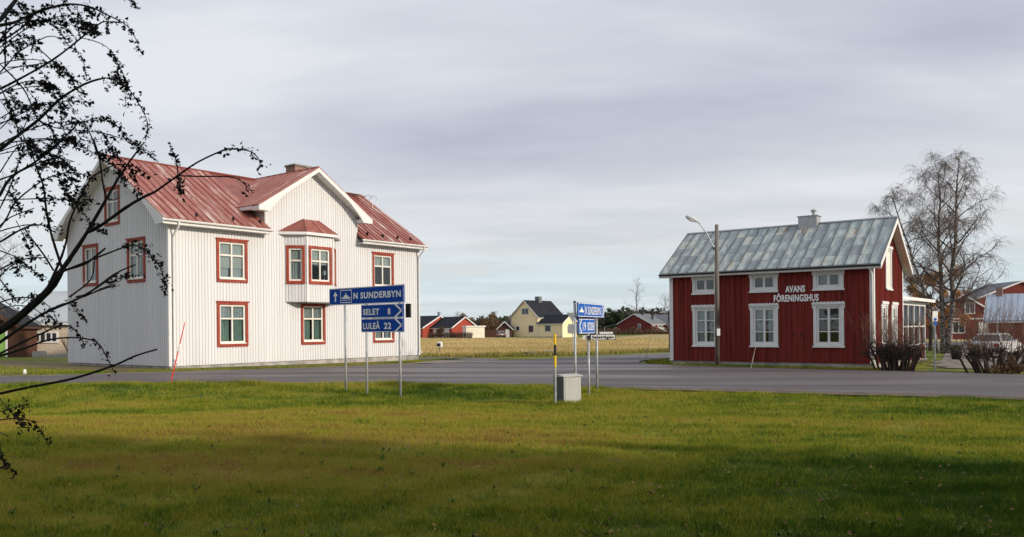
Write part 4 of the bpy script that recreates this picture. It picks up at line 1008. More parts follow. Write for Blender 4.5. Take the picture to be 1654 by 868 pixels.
# post box by the driveway
root=thing('mailbox','small black and white mailbox on a post beside the field','mailbox',(-5.05,57.0,G(-5,57)),R(-8))
MB().tube([(0,0,-.2),(0,0,.62)],.035,7).build('post','old_wood',root)
MB().prism([(-.17,.62),(.17,.62),(.17,.85),(.12,.95),(0,1.0),(-.12,.95),(-.17,.85)],'y',-.2,.2).build('box','sign_white',root)
MB().box(-.14,.10,-.215,-.201,.66,.88).build('lid','black_paint',root)
# concrete tubs at the field edge
for (x,y,lab) in ((1.15,55.6,'left of two shallow concrete tubs at the field edge'),(2.55,57.2,'right of two shallow concrete tubs at the field edge')):
    root=thing('concrete_tub',lab,'tub',(x,y,G(x,y)+.02),0,'concrete tubs at the field edge')
    MB().lathe([(.22,0),(.42,.20),(.48,.30),(.44,.30),(.36,.20),(.0,.16)],sides=18).build('bowl','concrete',root)
    MB().lathe([(.37,.19),(.30,.23),(.02,.25)],sides=14).build('soil','dirt',root)
# pole with small blue sign by the bushes
x,y=16.3,31.6
root=thing('parking_sign','thin steel post with a small round blue sign between the bushes','road sign',(x,y,G(x,y)),R(8))
MB().tube([(0,0,-.3),(0,0,2.35)],.032,8).build('post','post_steel',root)
MB().box(-.11,.11,-.045,-.033,1.95,2.33).build('plate','sign_white',root)
for z,r in ((1.86,.075),(2.02,.055)):
    MB().prism([(r*math.cos(2*math.pi*k/16),z+r*math.sin(2*math.pi*k/16)) for k in range(16)],'y',-.06,-.047).build('roundel','sign_blue2',root)

# ------------------------------------------------------------------ cars
mat('car_white',(.70,.71,.72),.25,var=.03,scale=2,spec=.6); mat('car_silver',(.30,.20,.20),.25,var=.03,scale=2,spec=.6,metal=.3)
mat('tyre',(.02,.02,.02),.85,var=.2,scale=9); mat('rim',(.45,.46,.47),.4,var=.1,scale=9,metal=.6)
mat('car_glass',(.03,.04,.045),.06,var=.1,scale=2,spec=.9); mat('tail_red',(.35,.01,.01),.3,var=.1,scale=9); mat('head_clear',(.75,.75,.75),.2,var=.05,scale=9,spec=.7)
def car(loc,rz,body,label,group=None):
    root=thing('parked_car',label,'car',loc,rz)
    # side profile (x forward) lofted over five widths, narrower to the roof
    prof=[(-2.05,.35),(-2.10,.62),(-2.02,.90),(-1.62,.98),(-1.30,1.38),(-.9,1.46),(.1,1.46),(.45,1.38),(1.05,.98),(1.85,.86),(2.10,.66),(2.10,.35)]
    def half(z): return .86 if z<.95 else .86-.22*(z-.95)/.51
    rings=[]; mb=MB(); n=len(prof)
    for k,s in enumerate((-1,-.94,.94,1)):
        for x,z in prof:
            f=abs(s); ins=.03 if f==1 else 0
            mb.v.append((x*(1-.012*(f==1)),s*half(z)*(1),z-(.035 if f==1 and z>.6 else 0)))
    for k in range(3):
        for i in range(n):
            a=k*n+i; b=k*n+(i+1)%n; mb.f.append((a,b,b+n,a+n))
    mb.f.append(tuple(range(n-1,-1,-1))); mb.f.append(tuple(3*n+i for i in range(n)))
    mb.build('body',body,root)
    for s in (-1,1):
        pts=[(-1.45,1.0),(-1.20,1.32),(-.9,1.39),(.1,1.39),(.40,1.32),(.92,1.0)]
        MB().face([(x,s*(half(z)+.004),z) for x,z in pts]).build('side_window','car_glass',root)
        MB().box(-.28,-.22,*sorted((s*.845,s*.862)),.98,1.38).build('door_pillar',body,root)
        for x in (-1.28,1.30):
            wl=MB().tube([(x,s*.66,.31),(x,s*.872,.31)],.31,18).build('wheel','tyre',root); MB().tube([(x,s*.873,.31),(x,s*.882,.31)],.20,14).build('rim','rim',wl)
        MB().box(-2.085,-2.04,*sorted((s*.55,s*.84)),.68,.86).build('tail_light','tail_red',root)
        MB().box(1.99,2.085,*sorted((s*.50,s*.82)),.64,.78).build('headlight','head_clear',root)
        MB().box(.62,.78,*sorted((s*.865,s*1.0)),.96,1.08).build('mirror',body,root)
    MB().face([(-1.61,-.76,1.0),(-1.61,.76,1.0),(-1.325,.62,1.36),(-1.325,-.62,1.36)]).build('rear_window','car_glass',root)
    MB().face([(1.06,-.78,1.0),(1.06,.78,1.0),(.47,.66,1.385),(.47,-.66,1.385)]).build('windscreen','car_glass',root)
    MB().box(-2.13,-2.06,-.80,.80,.36,.56).build('bumper','dark_metal',root)
    MB().box(-2.112,-2.095,-.26,.26,.64,.75).build('number_plate','sign_white',root)
    return root
for p in (): pass
car((29.5,50.0,G(29.5,50)+.03),R(42),'car_white','white car parked in the yard behind the right bush')
car((-2.4,176,-.58),R(98),'car_silver','small reddish car parked beside the yellow house')

# ------------------------------------------------------------------ houses in the distance
mat('yellow_wall',(.90,.74,.45),.7,var=.05,scale=1); mat('far_red',(.33,.055,.035),.8,var=.12,scale=1); mat('far_red_dark',(.16,.030,.025),.8,var=.15,scale=1)
mat('far_grey_roof',(.14,.15,.165),.7,var=.15,scale=.8); mat('pale_roof',(.36,.42,.50),.5,var=.10,scale=.5,metal=.1,stretch=(1,.2,1)); mat('sheet_roof',(.40,.43,.45),.5,var=.12,scale=.5,metal=.1)
mat('far_cream',(.74,.70,.58),.7,var=.05,scale=1); mat('green_door',(.22,.42,.10),.6,var=.1,scale=2)
def block(root,x0,y0,L,W,ze,zr,axis,wm,rm,tm='white_trim',ov=.35,zb=-.6,battens=0):
    """gable-roofed volume: ridge along the given local axis"""
    wall=MB()
    def mp_(a,b,z): return (x0+a,y0+b,z) if axis=='x' else (x0+b,y0+a,z)   # a along ridge, b across
    la,lb=(L,W) if axis=='x' else (W,L)
    for a in (0,la): wall.face([mp_(a,0,zb),mp_(a,lb,zb),mp_(a,lb,ze),mp_(a,lb/2,zr),mp_(a,0,ze)])
    for b in (0,lb): wall.face([mp_(0,b,zb),mp_(la,b,zb),mp_(la,b,ze),mp_(0,b,ze)])
    wl=wall.build('wall',wm,root)
    t=(zr-ze)/(lb/2); th=.14
    for s in (0,1):
        b0=-ov if s==0 else lb+ov; zo=ze-t*ov
        rf=MB(); q=[(-ov,b0,zo+.02),(la+ov,b0,zo+.02),(la+ov,lb/2,zr+.02),(-ov,lb/2,zr+.02)]
        top=[mp_(a,b,z+th) for a,b,z in q]; bot=[mp_(a,b,z) for a,b,z in q]
        rf.face(top).face(bot[::-1])
        for k in range(4): rf.face([bot[k],bot[(k+1)%4],top[(k+1)%4],top[k]])
        rr=rf.build('roof',rm,root)
        for a in (-ov-.03,la+ov+.03):
            a2=a+(.06 if a<0 else -.06)
            bb=MB(); q=[(b0,zo-.10),(lb/2,zr-.10),(lb/2,zr+th+.03),(b0,zo+th+.03)]
            f=[mp_(a,b,z) for b,z in q]; g=[mp_(a2,b,z) for b,z in q]
            bb.face(f).face(g[::-1])
            for k in range(4): bb.face([f[k],f[(k+1)%4],g[(k+1)%4],g[k]])
            bb.build('barge_board',tm,rr)
        fa=MB(); q0,q1=mp_(-ov,b0,zo-.12),mp_(la+ov,b0+(.05 if s==0 else -.05),zo+.019)
        fa.box(*sorted((q0[0],q1[0])),*sorted((q0[1],q1[1])),q0[2],q1[2]).build('fascia',tm,rr)
    return wl
def fwin(root,x,y,rz,w_,h_,z,name='window',pm='far_glass',fm='white_trim',mull=1,fr=.12):
    m_=Matrix.Translation((x,y,z))@Matrix.Rotation(rz,4,'Z')
    o=put(name,frame_mesh(w_,h_,fr,-.09,-.012,mull,(),.08).mesh(name,fm),root,mw=m_)
    MB().box(-w_/2+.02,w_/2-.02,-.05,-.011,-h_/2+.02,h_/2-.02).build('pane' if name=='window' else 'leaf',pm,o); return o
LEFT,RIGHT,FRONT=-math.pi/2,math.pi/2,0
a36=R(-36.87)
# yellow house
root=thing('yellow_house','yellow one-and-a-half-storey house with black roof beyond the field','house',(-.16,188.75,-.75),a36)
block(root,0,0,7.5,10.6,4.8,8.4,'y','yellow_wall','dark_roof',zb=-.3)
block(root,7.5,0.02,6.6,5.8,3.3,5.0,'x','yellow_wall','dark_roof',zb=-.3)
MB().box(0,14,-.04,-.001,-.3,.25).build('foundation','concrete',root)
for x,z,w_,h_,mu in ((4.0,6.0,2.0,1.5,1),(1.9,2.1,1.1,1.1,0),(5.6,2.0,1.5,1.7,0),(10.2,2.1,1.7,1.5,0)): fwin(root,x,0,0,w_,h_,z,mull=mu)
fwin(root,14.1,2.6,RIGHT,1.5,1.6,1.9); 
for x in (0,7.4,13.98): MB().box(x,x+.14,-.06,-.002,-.3,3.2 if x>1 else 4.6).build('corner_board','white_trim',root)
MB().box(3.2,4.3,5.0,6.2,8.0,9.5).build('chimney','far_grey_roof',root)
# dark outbuilding beside it
root=thing('outbuilding','dark brown outbuilding with white roof edge left of the yellow house','shed',(-2.9,186.5,-.7),R(-10))
block(root,-.2,0,3.0,4.0,2.2,3.6,'y','brown_board','dark_roof',zb=-.3); fwin(root,1.9,0,0,.9,1.9,.95,'door','white_trim')
# dark fence
root=thing('board_fence','dark wooden board fence between the white shed and the parked car','fence',(-6.0,186,-.6),0)
pm_=MB().box(0,.56,0,.03,0,1.7).mesh('plank','brown_board')
for i in range(9): put('plank',pm_,root,loc=(i*.6-1.2,0,random.uniform(-.05,.05)))
for i in range(4): MB().box(i*1.8-1.3,i*1.8-1.2,.031,.10,-.2,1.6).build('post','brown_board',root)
# red bungalow with garage
root=thing('red_bungalow','red bungalow with black roofs and white garage door far left','house',(-19.6,179.5,-.62),a36)
block(root,-9,0,9,11.0,2.4,4.9,'x','far_red','dark_roof',zb=-.3)
block(root,0.02,2.6,6.2,8.4,2.4,4.6,'x','far_red','dark_roof',zb=-.3)
fwin(root,1.3,2.6,0,1.0,2.1,1.0,'door','white_trim',mull=0); fwin(root,4.2,2.6,0,2.6,2.2,1.1,'garage_door','white_trim',mull=0)
fwin(root,-1.2,0,0,1.4,1.3,1.5); fwin(root,-4.2,0,0,1.4,1.3,1.5); fwin(root,6.22,7.6,RIGHT,1.3,1.2,1.5)
MB().box(-1.2,-.5,6.2,6.9,4.4,5.9).build('chimney','pale_roof',root)
# white flat-roofed shed
root=thing('white_shed','small white flat-roofed shed before the red bungalow','shed',(-9.6,172,-.58),R(18))
MB().box(0,4.0,0,3.0,-.2,2.35).build('wall','far_cream',root); MB().box(-.15,4.25,-.2,3.2,2.351,2.62).build('roof','white_trim',root); fwin(root,0,1.6,LEFT,.9,1.8,1.0,'door','white_trim',mull=0)
# far red house
root=thing('brown_red_house','low dark red house with grey roofs and carport beyond the field','house',(32.2,249,-.85),a36)
block(root,0,0,11.2,9.0,3.2,6.1,'y','far_red_dark','far_grey_roof',zb=-.3)
block(root,6.0,9.02,12,9.0,3.0,5.9,'x','far_red','far_grey_roof',zb=-.3)
block(root,16,6.0,4.0,5.0,3.1,4.6,'y','far_red','far_grey_roof',zb=-.3)
fwin(root,7.3,0,0,1.0,3.0,1.7,mull=1)
for y in (1.6,4.6,6.6): fwin(root,11.2,y,RIGHT,1.6,1.5,1.9)
for x in (13.0,18.0): fwin(root,x,9.02 if x<16 else 6.0,0,1.4,1.5,1.9)
MB().prism([(11.4,.2),(14.6,.2),(14.6,.6),(11.4,2.2)],'y',4.0,7.5).build('porch_stair','far_cream',root)
cp=MB().prism([(-4.6,2.2),(-.2,3.0),(-.2,3.2),(-4.6,2.4)],'y',-.6,5.5).build('carport_roof','far_grey_roof',root)
for x,y in ((-4.4,-.4),(-4.4,5.2),(-.4,-.4)): MB().box(x-.1,x+.1,y-.1,y+.1,-.3,2.3).build('carport_post','white_trim',root)
for x,y in ((6.2,4.0),(8.8,5.5)): MB().tube([(x,y,4.4),(x,y,7.0)],.30,8).build('chimney','black_paint',root)
# houses at the right
root=thing('red_gable_house','red gabled house with white band and windows behind the yard','house',(63.6,121.5,-.8),R(-14))
block(root,0,0,6.1,9.0,4.5,6.6,'y','far_red_dark','far_grey_roof',zb=-.3)
fwin(root,2.4,0,0,1.7,1.8,1.8); fwin(root,3.9,0,0,1.4,1.7,4.6); fwin(root,5.5,0,0,.9,1.9,1.6,'door','white_trim',mull=0)
MB().box(0,6.1,-.05,-.001,2.95,3.15).build('band','white_trim',root)
for x in (0,5.95): MB().box(x,x+.15,-.06,-.002,-.3,4.4).build('corner_board','white_trim',root)
for x,y in ((2.6,3),(4.9,6.5)): MB().box(x,x+.7,y,y+.7,5.2,7.5).build('chimney','chimney_brick',root)
root=thing('metal_roofed_barn','dark red barn with wide pale blue metal roof at the right edge','barn',(52.2,90,-.8),R(-35))
block(root,0,0,17,8.0,2.75,5.5,'x','far_red_dark','pale_roof',zb=-.3)
for x in (0,.9): MB().box(x,x+.16,-.06,-.002,-.3,2.6).build('corner_board','white_trim',root)
rm_=MB().box(-.025,.025,-.0,0.0,0,0)
t_=2.75/4.0
for i in range(28):
    x=-.3+i*.63; MB().prism([(-.35,2.75-t_*.35+.17),(4.0,5.5+.17),(4.0,5.5+.21),(-.35,2.75-t_*.35+.21)],'x',x-.02,x+.02).build('roof_seam','pale_roof',root)
fwin(root,6.5,0,0,2.2,2.2,1.0,'barn_door','brown_board',mull=0); MB().box(.6,1.2,3.6,4.2,5.0,6.4).build('chimney','chimney_brick',root)
root=thing('far_red_gable','red gable end of a house rising behind the barn roof','house',(85.5,150,-.8),R(-5))
block(root,0,0,15,12,7.0,9.9,'y','far_red_dark','far_grey_roof',zb=-.3)
# outbuilding on the left behind the branches
root=thing('block_outbuilding','beige block outbuilding with grey sheet roof at the far left','building',(-36.5,61,-.35),R(3))
block(root,0,0,14,7.0,2.75,5.0,'x','block_wall','sheet_roof',zb=-.3,ov=.3)
o=fwin(root,1.75,0,0,1.8,.85,1.55,mull=0)
for x in (-.42,0,.42): MB().box(x-.05,x+.05,-.085,-.052,-.36,.36).build('glazing_bar','white_trim',o)
MB().box(.05,.32,-.12,-.002,-.3,2.4).build('corner_board','white_trim',root)
root=thing('brown_garage','dark brown garage with a green door at the left edge','garage',(-42.2,57.9,-.35),R(3))
block(root,0,0,7.0,2.7,2.5,4.4,'y','brown_board','dark_roof',zb=-.3,tm='brown_board')
fwin(root,5.75,0,0,1.2,2.2,1.0,'door','green_door',mull=0)
root=thing('concrete_ring','round concrete well ring standing by the block outbuilding','well ring',(-33.2,57.5,-.30),0)
MB().lathe([(.45,0),(.45,.55),(.36,.55),(.36,.3)],sides=18).build('ring','concrete',root)
root=thing('concrete_trough','low pale concrete trough lying in front of the block outbuilding','trough',(-31.2,56.3,-.28),R(4))
MB().box(-.65,.65,-.25,.25,0,.25).box(-.65,.65,-.25,-.19,.25,.34).box(-.65,.65,.19,.25,.25,.34).build('trough','concrete',root)
# planters in the yard
for i,(x,y,lab) in enumerate(((25.2,46.5,'dark planter with green shrub left of two in the yard'),(26.6,46.8,'dark planter with green shrub right of two in the yard'))):
    root=thing('planter',lab,'planter',(x,y,-.45),0,'planters in the yard')
    MB().lathe([(.22,0),(.30,.45),(.26,.45),(.24,.38)],sides=14).build('pot','black_paint',root)
SHRUB=[
([-1829,2233,0,-1535,2200,1476,-1375,2200,1605,-1336,2200,1631,-1290,2200,1670,-1244,2200,1712,-1211,2200,1760],9.8,8.5,-1,1.0,2),
([-1264,2200,1694,-1234,2207,1727,-1216,2214,1765,-1193,2221,1804,-1158,2229,1863,-1107,2236,1956,-1061,2243,2039,-1005,2250,2119],8.6,1.5,-1,1.0,0),
([-1138,2200,1867,-1110,2213,1885,-1048,2225,1934,-1005,2238,1965,-978,2250,1981],4.3,2.7,-1,1.0,0),
([-978,2250,1981,-917,2257,2027,-863,2264,2066,-795,2271,2099,-772,2279,2104,-724,2286,2098,-701,2293,2070,-710,2300,2044],2.9,1.0,0.6,1.0,0),
([-822,2024,1983,-771,2020,1980,-696,2017,1978,-662,2014,1966,-632,2011,1935],1.8,0.9,0.75,1.0,0),
([-857,2110,1999,-864,2119,2040,-885,2128,2082],1.6,0.8,0.2,1.0,0),
([-944,2323,2040,-898,2226,1994,-854,2128,1953],1.4,0.8,0.1,1.0,0),
([-1148,2091,1765,-1163,2073,1845,-1166,2056,1906,-1162,2038,1961,-1167,2020,2002,-1178,2003,2064],3.2,1.5,0.3,1.0,0),
([-1497,2546,2152,-1529,2581,2209,-1578,2616,2263,-1650,2652,2353],1.9,0.9,-1,1.0,0),
([-1171,2054,1696,-1142,2067,1772,-1130,2080,1828,-1128,2093,1879,-1112,2107,1936,-1090,2120,1991,-1079,2133,2009,-1038,2146,2035,-998,2159,2037,-961,2173,2015],3.1,0.9,0.5,1.0,0),
([-1123,2040,1748,-1086,2056,1767,-1040,2072,1790,-989,2087,1813],2.7,1.6,-1,1.0,0),
([-963,2032,1808,-920,1992,1809,-875,1953,1795,-833,1913,1766,-798,1873,1734,-774,1833,1683],1.7,0.7,0.0,1.0,0),
([-1379,2516,1788,-1278,2458,1804,-1190,2400,1843],3.3,2.4,-1,1.0,0),
([-1128,2090,1689,-1123,2187,1739,-1162,2283,1800],2.0,1.5,-1,1.0,0),
([-1337,2517,1707,-1293,2496,1715,-1244,2475,1741,-1185,2454,1774,-1116,2433,1798],2.5,1.6,-1,1.0,0),
([-1345,2575,1709,-1276,2583,1741,-1260,2591,1738],2.2,1.4,0.8,1.0,0),
([-1183,2391,1996,-1171,2351,2030,-1159,2312,2084,-1153,2273,2125],2.3,1.7,-1,1.0,0),
([-1292,2562,2153,-1329,2587,2231,-1376,2612,2266,-1424,2638,2267],2.0,1.1,0.5,1.0,0),
([-1276,2578,2021,-1286,2657,2025,-1307,2736,2053],2.2,1.5,-1,1.0,0),
([-1980,1994,0,-1561,2144,1743,-1337,2144,1958,-1297,2126,2001,-1221,2107,2038,-1151,2089,2079],3.0,2.0,-1,1.0,2),
([-1229,2146,2065,-1185,2160,2104,-1150,2173,2149,-1162,2187,2172],2.1,1.2,0.4,1.0,0),
([-1939,2043,0,-1350,1952,1648,-1218,1952,1815,-1197,1988,1845,-1174,2023,1868],2.1,1.8,-1,1.0,2),
([-1905,2161,0,-1646,2262,1688,-1411,2262,1894,-1359,2226,1913,-1274,2189,1931],2.0,1.0,-1,1.0,2),
([-1840,2203,0,-1878,2584,1642,-1612,2584,1857,-1529,2520,1834,-1453,2457,1801,-1369,2393,1753],1.7,0.8,0.25,1.0,2),
([-1376,2462,1784,-1392,2444,1826,-1414,2426,1869,-1434,2409,1907],2.7,1.3,0.5,1.0,0),
([-2009,2004,0,-1600,2326,1746,-1450,2326,1975,-1330,2293,1973,-1242,2261,1966,-1185,2228,1946,-1130,2195,1897,-1095,2162,1874,-1051,2130,1853],1.5,0.6,0.25,1.0,2),
([-1797,2233,0,-1486,2078,1678,-1296,2078,1865,-1288,2095,1895,-1275,2112,1938,-1220,2129,1991,-1183,2146,2013,-1150,2163,2020,-1112,2180,2009],2.0,0.9,0.4,1.0,2),
([-1834,1982,0,-1518,2181,1778,-1359,2181,2007,-1322,2183,2021,-1252,2186,2054,-1206,2188,2064,-1165,2190,2054],1.9,0.7,0.4,1.0,2),
([-2011,2234,0,-1787,2468,1737,-1539,2468,1974,-1535,2516,2052,-1536,2564,2139,-1524,2612,2205],1.9,1.1,0.2,1.0,2),
([-1800,2052,0,-1493,2171,1791,-1353,2171,2024,-1333,2194,2080,-1322,2216,2114],1.4,1.0,-1,1.0,2),
([-1944,2003,0,-1669,2304,2115,-1432,2304,2465,-1387,2296,2469,-1327,2288,2489,-1252,2279,2508,-1198,2271,2507,-1150,2263,2494,-1106,2254,2471,-1058,2246,2445,-1028,2238,2415,-1003,2229,2358],3.3,0.7,0.45,1.0,2),
([-1781,1998,0,-1490,2047,2065,-1272,2047,2380,-1277,2085,2417,-1277,2122,2461],4.9,3.7,-1,1.0,2),
([-1923,2021,0,-1822,2591,2026,-1612,2591,2370,-1563,2594,2396,-1450,2596,2460,-1358,2598,2531,-1305,2600,2573,-1283,2603,2584,-1233,2605,2580],3.4,1.4,-1,1.0,2),
([-1300,2487,2491,-1303,2478,2512,-1319,2469,2549],1.1,0.8,0.5,1.0,0),
([-1162,2224,2397,-1108,2180,2374,-1049,2135,2341,-1004,2091,2293,-961,2046,2230],1.1,0.6,0.55,1.0,0),
([-1422,2545,2443,-1355,2483,2401,-1285,2421,2344,-1222,2359,2283],1.9,0.8,0.05,1.0,0),
([-1269,2271,2352,-1362,2339,2421,-1464,2406,2446],1.7,1.0,0.2,1.0,0),
([-1137,2035,2274,-1149,2081,2271,-1174,2128,2270],0.9,0.5,0.2,1.0,0),
([-1574,2567,2430,-1523,2593,2443,-1464,2620,2465],1.4,1.4,-1,1.0,0),
([-1916,1995,0,-1707,2462,1868,-1534,2462,2149,-1453,2436,2193,-1385,2410,2226,-1312,2384,2275,-1241,2357,2303,-1186,2331,2313,-1138,2305,2313],4.6,2.0,-1,1.0,2),
([-1057,2142,2263,-1023,2138,2251,-993,2134,2231,-960,2130,2183,-940,2127,2136,-946,2123,2093],1.4,0.7,0.1,1.0,0),
([-1283,2600,2404,-1295,2670,2428,-1308,2740,2458],1.1,0.9,0.2,1.0,0),
([-1276,2584,2398,-1277,2575,2384,-1253,2566,2370],0.8,0.6,0.1,1.0,0),
([-1060,2267,2275,-1084,2313,2264,-1107,2359,2249],0.7,0.5,0.1,1.0,0),
([-1923,1994,0,-1609,2261,2068,-1406,2261,2400,-1317,2220,2428,-1263,2178,2446],2.5,1.9,-1,1.0,2),
([-1870,2100,0,-1846,2592,2206,-1611,2592,2610,-1570,2619,2621,-1534,2645,2624,-1503,2671,2610,-1477,2698,2587,-1468,2724,2555,-1435,2750,2522,-1433,2776,2455],1.7,0.8,0.45,1.0,2),
([-1236,2008,2251,-1207,1962,2290,-1176,1917,2336],1.7,1.3,0.3,1.0,0),
([-1933,2186,0,-1709,2458,2061,-1529,2458,2405,-1503,2495,2368,-1493,2532,2335,-1479,2569,2264,-1458,2605,2248],2.1,1.4,-1,1.0,2),
([-1838,2059,0,-1676,2401,2030,-1494,2401,2361,-1472,2418,2402,-1455,2434,2434,-1385,2451,2483,-1351,2467,2484],1.8,1.1,-1,1.0,2),
([-1835,2157,0,-1528,2133,1944,-1327,2133,2224,-1280,2131,2233,-1223,2130,2239,-1195,2128,2226,-1171,2127,2203],1.2,0.7,0.5,1.0,2),
([-1474,2565,2263,-1435,2575,2243,-1373,2585,2236,-1305,2595,2232,-1248,2605,2217,-1202,2615,2205,-1144,2624,2165],1.7,0.9,0.25,1.0,0),
([-1282,2327,2178,-1229,2295,2185,-1172,2262,2181,-1116,2230,2182,-1067,2197,2159,-1023,2165,2125,-989,2132,2091],1.3,0.6,0.3,1.0,0),
([-1859,2089,0,-1599,2306,1848,-1436,2306,2109,-1346,2281,2128,-1238,2256,2131,-1185,2231,2115,-1115,2206,2076],1.5,1.0,0.4,1.0,2),
([-1414,2371,2177,-1423,2430,2247,-1436,2490,2290],1.3,0.8,0.3,1.0,0),
([-1196,2176,2467,-1197,2195,2442,-1198,2215,2411,-1194,2234,2398],0.9,0.5,0.1,1.0,0),
([-1282,2430,2570,-1313,2495,2567,-1348,2561,2565],0.8,0.6,0.2,1.0,0),
([-1125,2178,2465,-1151,2246,2480,-1179,2315,2494],0.7,0.5,0.1,1.0,0),
([-1240,2515,2572,-1250,2553,2555,-1270,2591,2548],0.8,0.6,0.1,1.0,0),
([-1245,2584,2679,-1240,2645,2687,-1242,2706,2689,-1252,2767,2689],1.1,0.6,0.3,1.0,0),
([-1251,2287,2527,-1235,2293,2516,-1218,2299,2501],1.0,0.5,0.1,1.0,0),
([-1253,2058,2323,-1271,2125,2324,-1297,2193,2318],0.9,0.5,0.2,1.0,0),
([-1525,2559,2382,-1496,2556,2347,-1472,2553,2313,-1443,2550,2279],1.1,0.6,0.1,1.0,0),
([-1467,2399,2323,-1483,2443,2304,-1491,2487,2284],1.0,0.5,0.1,1.0,0),
([-1335,2425,2282,-1289,2359,2238,-1246,2293,2197],1.1,0.5,0.1,1.0,0),
([-1353,2457,2280,-1332,2468,2299,-1316,2479,2310,-1300,2490,2302],0.8,0.5,0.5,1.0,0),
([-1348,2383,2234,-1319,2367,2168,-1280,2351,2108],1.3,0.8,0.2,1.0,0),
([-1180,2355,2174,-1186,2410,2166,-1192,2465,2136],1.0,0.5,0.2,1.0,0),
([-1256,2364,2182,-1253,2408,2161,-1228,2452,2176],1.0,0.5,0.2,1.0,0),
([-1914,2145,0,-1419,1968,1930,-1224,1968,2193,-1158,1900,2115,-1097,1832,2044],1.3,0.8,0.2,1.0,2),
([-2010,2091,0,-1721,2396,1920,-1492,2396,2213,-1460,2422,2230,-1407,2448,2246],1.0,0.8,0.3,1.0,2),
([-1094,1985,2034,-1057,1949,1983,-1017,1912,1942,-977,1875,1911,-938,1839,1891],0.9,0.4,0.1,1.0,0),
([-1189,2156,2005,-1136,2093,1961,-1084,2029,1915],0.9,0.4,0.1,1.0,0),
([-1908,2064,0,-1457,2076,1756,-1294,2076,1969,-1202,1983,1926,-1133,1890,1880],0.9,0.4,0.3,1.0,2),
([-1410,2334,1918,-1354,2281,1861,-1304,2229,1801],1.0,0.5,0.2,1.0,0),
([-1227,2537,2114,-1158,2437,2067,-1101,2337,2017],0.8,0.5,0.1,1.0,0),
([-1023,2213,2048,-1000,2169,2022,-977,2125,2000],0.7,0.5,0.0,1.0,0),
([-1091,2217,2102,-1035,2140,2066,-980,2063,2027],1.0,0.7,0.1,1.0,0),
([-1161,2490,2174,-1117,2465,2152,-1059,2440,2114],1.1,0.5,0.1,1.0,0),
([-1997,2114,0,-1415,1973,1467,-1234,1973,1576,-1182,1985,1616,-1129,1996,1651,-1052,2008,1686,-968,2019,1745],3.5,1.8,-1,1.0,2),
([-1824,2076,0,-1619,2328,1419,-1455,2328,1540,-1411,2358,1570,-1366,2389,1598,-1333,2419,1618,-1314,2450,1611,-1301,2480,1574,-1313,2511,1552],2.8,1.1,0.66,1.0,2),
([-1986,2129,0,-1672,2367,1411,-1480,2367,1532,-1405,2359,1553,-1330,2350,1577,-1249,2341,1583,-1182,2333,1569,-1151,2324,1527,-1126,2315,1486],2.8,0.9,0.7,1.0,2),
([-1874,2055,0,-1785,2572,1306,-1609,2572,1408,-1532,2610,1426,-1421,2647,1448,-1306,2685,1488,-1251,2722,1518,-1196,2759,1538],3.8,2.4,-1,1.0,2),
([-1884,2135,0,-1419,1951,1369,-1221,1951,1443,-1166,1898,1419,-1112,1846,1407,-1073,1794,1392],1.2,0.5,0.1,1.0,2),
([-1930,2080,0,-1701,2359,1291,-1477,2359,1372,-1482,2437,1376,-1493,2516,1378],1.4,0.7,0.4,1.0,2),
([-1929,2238,0,-1477,2139,1303,-1339,2139,1371,-1330,2187,1370,-1313,2234,1357,-1317,2281,1328,-1321,2328,1281],1.6,0.9,0.4,1.0,2),
([-1785,2099,0,-1667,2337,1250,-1464,2337,1315,-1380,2241,1313],1.4,1.0,-1,1.0,2),
([-1902,2036,0,-1533,2157,1248,-1351,2157,1299,-1385,2222,1257,-1412,2287,1223,-1426,2351,1196],1.3,0.7,0.1,1.0,2),
([-1063,2029,1687,-1015,2054,1709,-1010,2078,1713],1.8,1.2,-1,1.0,0),
([-1832,2198,0,-1634,2238,1543,-1398,2238,1698,-1342,2211,1664,-1267,2183,1630,-1220,2155,1598],1.3,0.8,-1,1.0,2),
([-1299,2296,1659,-1241,2266,1678,-1192,2236,1670,-1147,2206,1626],1.4,0.7,0.4,1.0,0),
([-1961,2030,0,-1846,2558,1575,-1597,2558,1765,-1602,2614,1730,-1609,2671,1693],1.9,1.2,0.1,1.0,2),
([-1551,2593,1690,-1488,2551,1715,-1456,2510,1713],1.5,0.7,0.2,1.0,0),
([-1340,2345,1657,-1313,2340,1642,-1290,2335,1608],1.4,0.7,0.1,1.0,0),
([-1842,1985,0,-1648,2369,2022,-1474,2369,2346,-1458,2375,2358,-1440,2381,2368,-1422,2387,2374,-1403,2393,2376,-1385,2399,2372,-1370,2405,2362,-1359,2411,2346],1.2,0.7,0.4508346240156625,1.1389787820191628,2),
([-1939,2039,0,-1512,2145,2034,-1334,2145,2346,-1308,2147,2366,-1282,2149,2386,-1254,2151,2403,-1224,2153,2417,-1193,2155,2428,-1161,2157,2434,-1129,2159,2436],1.5,0.7,0.5110441176881241,0.8712125522700154,2),
([-1841,2127,0,-1640,2252,1678,-1405,2252,1878,-1377,2244,1884,-1349,2236,1888,-1321,2228,1891,-1292,2220,1891,-1264,2212,1888,-1237,2204,1881,-1211,2196,1871],1.7,0.7,0.5771489359236887,0.9542570742815475,2),
([-1800,2216,0,-1490,2114,1879,-1316,2114,2137,-1282,2112,2153,-1248,2109,2167,-1212,2106,2179,-1176,2104,2187,-1138,2101,2191,-1101,2099,2189,-1064,2096,2182],1.3,0.6,0.5022708003766113,1.035423811344783,2),
([-1917,2123,0,-1365,1959,1822,-1220,1959,2049,-1209,1975,2057,-1197,1991,2064,-1185,2007,2069,-1172,2023,2072,-1159,2039,2071,-1147,2055,2067,-1136,2071,2058],1.2,0.6,0.5428532102179409,0.7196899326539071,2),
